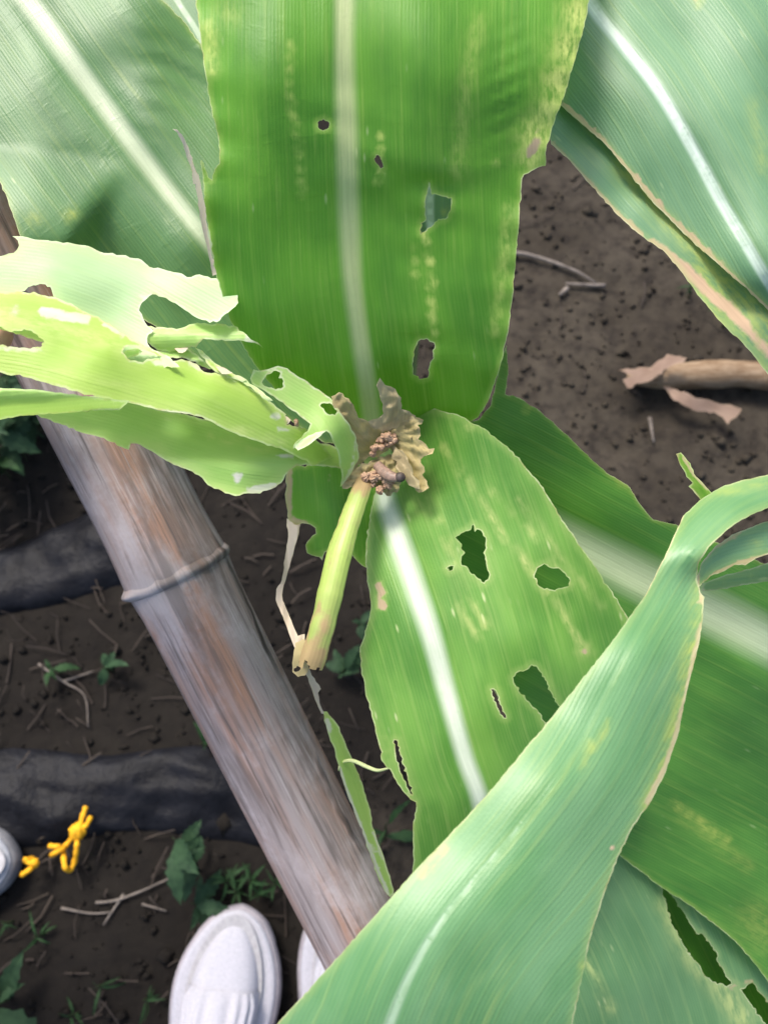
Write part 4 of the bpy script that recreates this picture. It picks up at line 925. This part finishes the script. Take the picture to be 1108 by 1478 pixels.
def weed(label, x, y, h, n, size, kind, seed, group='weeds growing on the soil', lean=(0, 0), spread=1.):
    r = random.Random(seed); g = gz(G(x, y, 0), 0); root = empty('weed_plant', g, label, 'weed', group)
    top = Vector((lean[0] * h, lean[1] * h, h)); pts = [g + top * t + Vector((math.sin(t * 5) * .003, 0, 0)) for t in (0, .25, .5, .75, 1)]
    tube('stem', [p - Vector((0, 0, .004)) for p in pts], [.0016, .0015, .0013, .0011, .0008], MWS, root, 6)
    for i in range(n):
        t = .2 + .8 * (i + .5) / n; p = top * t; o = bpy.data.objects.new('weed_leaf', LM[kind]); COL.objects.link(o); o.parent = root; o.location = p
        o.rotation_euler = (r.gauss(0, .45), r.uniform(-1.1, .35) * spread, i * 2.4 + r.gauss(0, .9)); q = size * r.uniform(.4, 1.3); o.scale = (q * r.uniform(.8, 1.3), q * r.uniform(.7, 1.1), q)
weed('upright weed with toothed leaves on the edge of the black plastic film', 285, 1260, .075, 9, .042, 1, 1, lean=(-.15, .5))
weed('low pale leaved weed right in front of the white sneaker toe', 300, 1310, .03, 7, .028, 1, 2, lean=(-.4, .2))
weed('broad leaved weed sprouting away from the sneakers and twine', 14, 1440, .06, 9, .055, 1, 3)
for k, (x, y) in enumerate([(10, 630), (40, 665), (15, 690), (62, 625), (-30, 650), (-60, 700), (30, 600), (70, 590), (-10, 720), (-50, 600)]):
    weed('dark bushy weed crowded behind the black plastic film and bamboo', x, y, .10, 22, .034, k % 2, 20 + k, 'weeds crowding behind the bamboo')
weed('small weed seen between the rolled leaf and the holed leaf', 500, 972, .03, 7, .026, 1, 41)
weed('tiny seedling under the fringe of the holed leaf', 520, 905, .025, 5, .022, 1, 42)
for k, (x, y) in enumerate([(85, 970), (160, 968), (300, 1075)]):
    weed('small sparse weed on the soil between the two strips of black film', x, y, .03, 6, .020, k % 2, 50 + k, 'small weeds between the plastic strips')
for k, (x, y) in enumerate([(345, 1285), (375, 1290), (400, 1275), (330, 1270), (365, 1270)]):
    weed('fine narrow leaved weed behind the sneaker toe', x, y, .025, 10, .022, 2, 70 + k, 'fine weeds behind the sneaker')
for k, (x, y) in enumerate([(150, 1420), (215, 1440), (60, 1350), (15, 1330), (110, 1462)]):
    weed('tiny grassy weed on the dark soil beside the free standing sneaker', x, y, .02, 6, .018, 2, 90 + k, 'tiny weeds beside the sneaker')
weed('grassy blade weed showing below the hanging strip', 548, 1215, .05, 4, .07, 2, 120, lean=(.2, .4))
for k, (x, y) in enumerate([(1020, 400), (990, 430), (1040, 470)]):
    weed('faint dry weed under the browned leaf margin', x, y, .03, 5, .025, 2, 130 + k, 'dry weeds under the leaf margin')

# ------------------------------------------------------------------ hand behind the torn leaf
M_SKIN = noisy_mat('skin', (.50, .27, .19), (.60, .35, .26), 60, .5, .15, .0008)
M_NAIL = noisy_mat('nail', (.62, .40, .34), (.70, .48, .42), 60, .3, 0)
def hand():
    v = {}; vl = []; ed = []; rad = []
    def add(p, r, link=None):
        vl.append(p); rad.append(r)
        if link is not None: ed.append((link, len(vl) - 1))
        return len(vl) - 1
    wr = add(P(-430, 640, .43), .024); fa = add(P(-700, 960, .47), .034, wr); fb = add(P(-1000, 1360, .52), .040, fa)
    pm = add(P(-310, 520, .415), .026, wr)
    k1 = add(P(-195, 455, .400), .0150, pm); k2 = add(P(-200, 520, .402), .0150, pm); k3 = add(P(-215, 580, .405), .0145, pm); k4 = add(P(-245, 635, .410), .0130, pm)
    for k, a, b, t, r in ((k1, (-110, 455, .385), (-40, 470, .378), (12, 492, .372), .0088), (k2, (-125, 535, .388), (-60, 545, .380), (-22, 556, .374), .0090),
                          (k3, (-145, 605, .392), (-85, 618, .386), (-45, 628, .382), .0086), (k4, (-185, 660, .398), (-140, 672, .394), (-108, 680, .390), .0076)):
        i = add(P(*a), r * 1.1, k); i = add(P(*b), r, i); add(P(*t), r * .86, i)
    th = add(P(-250, 430, .410), .0150, pm); i = add(P(-150, 365, .398), .0115, th); i = add(P(-70, 330, .388), .0105, i); add(P(-22, 322, .382), .0092, i)
    root = empty('person', vl[fb], 'hand of a person reaching behind the torn pale leaf by the bamboo', 'person')
    off = vl[fb]; m = bpy.data.meshes.new('hand'); m.from_pydata([tuple(p - off) for p in vl], ed, []); o = bpy.data.objects.new('hand', m); COL.objects.link(o); o.parent = root
    md = o.modifiers.new('skin', 'SKIN'); md.use_smooth_shade = True
    for i, r in enumerate(rad): m.skin_vertices[0].data[i].radius = (r, r)
    m.skin_vertices[0].data[0].use_root = True
    o.modifiers.new('sub', 'SUBSURF').levels = 2; o.modifiers['sub'].render_levels = 2
    m.materials.append(M_SKIN)
    c = [P(-640, 890, .462), P(-760, 1045, .482), P(-1000, 1360, .52), P(-1250, 1700, .57)]
    tube('sleeve', c, [.046, .050, .056, .060], noisy_mat('sleeve_cloth', (.05, .06, .08), (.08, .09, .12), 80, .9, .3, .002), root, 20, cap=False, jit=.1)
hand()
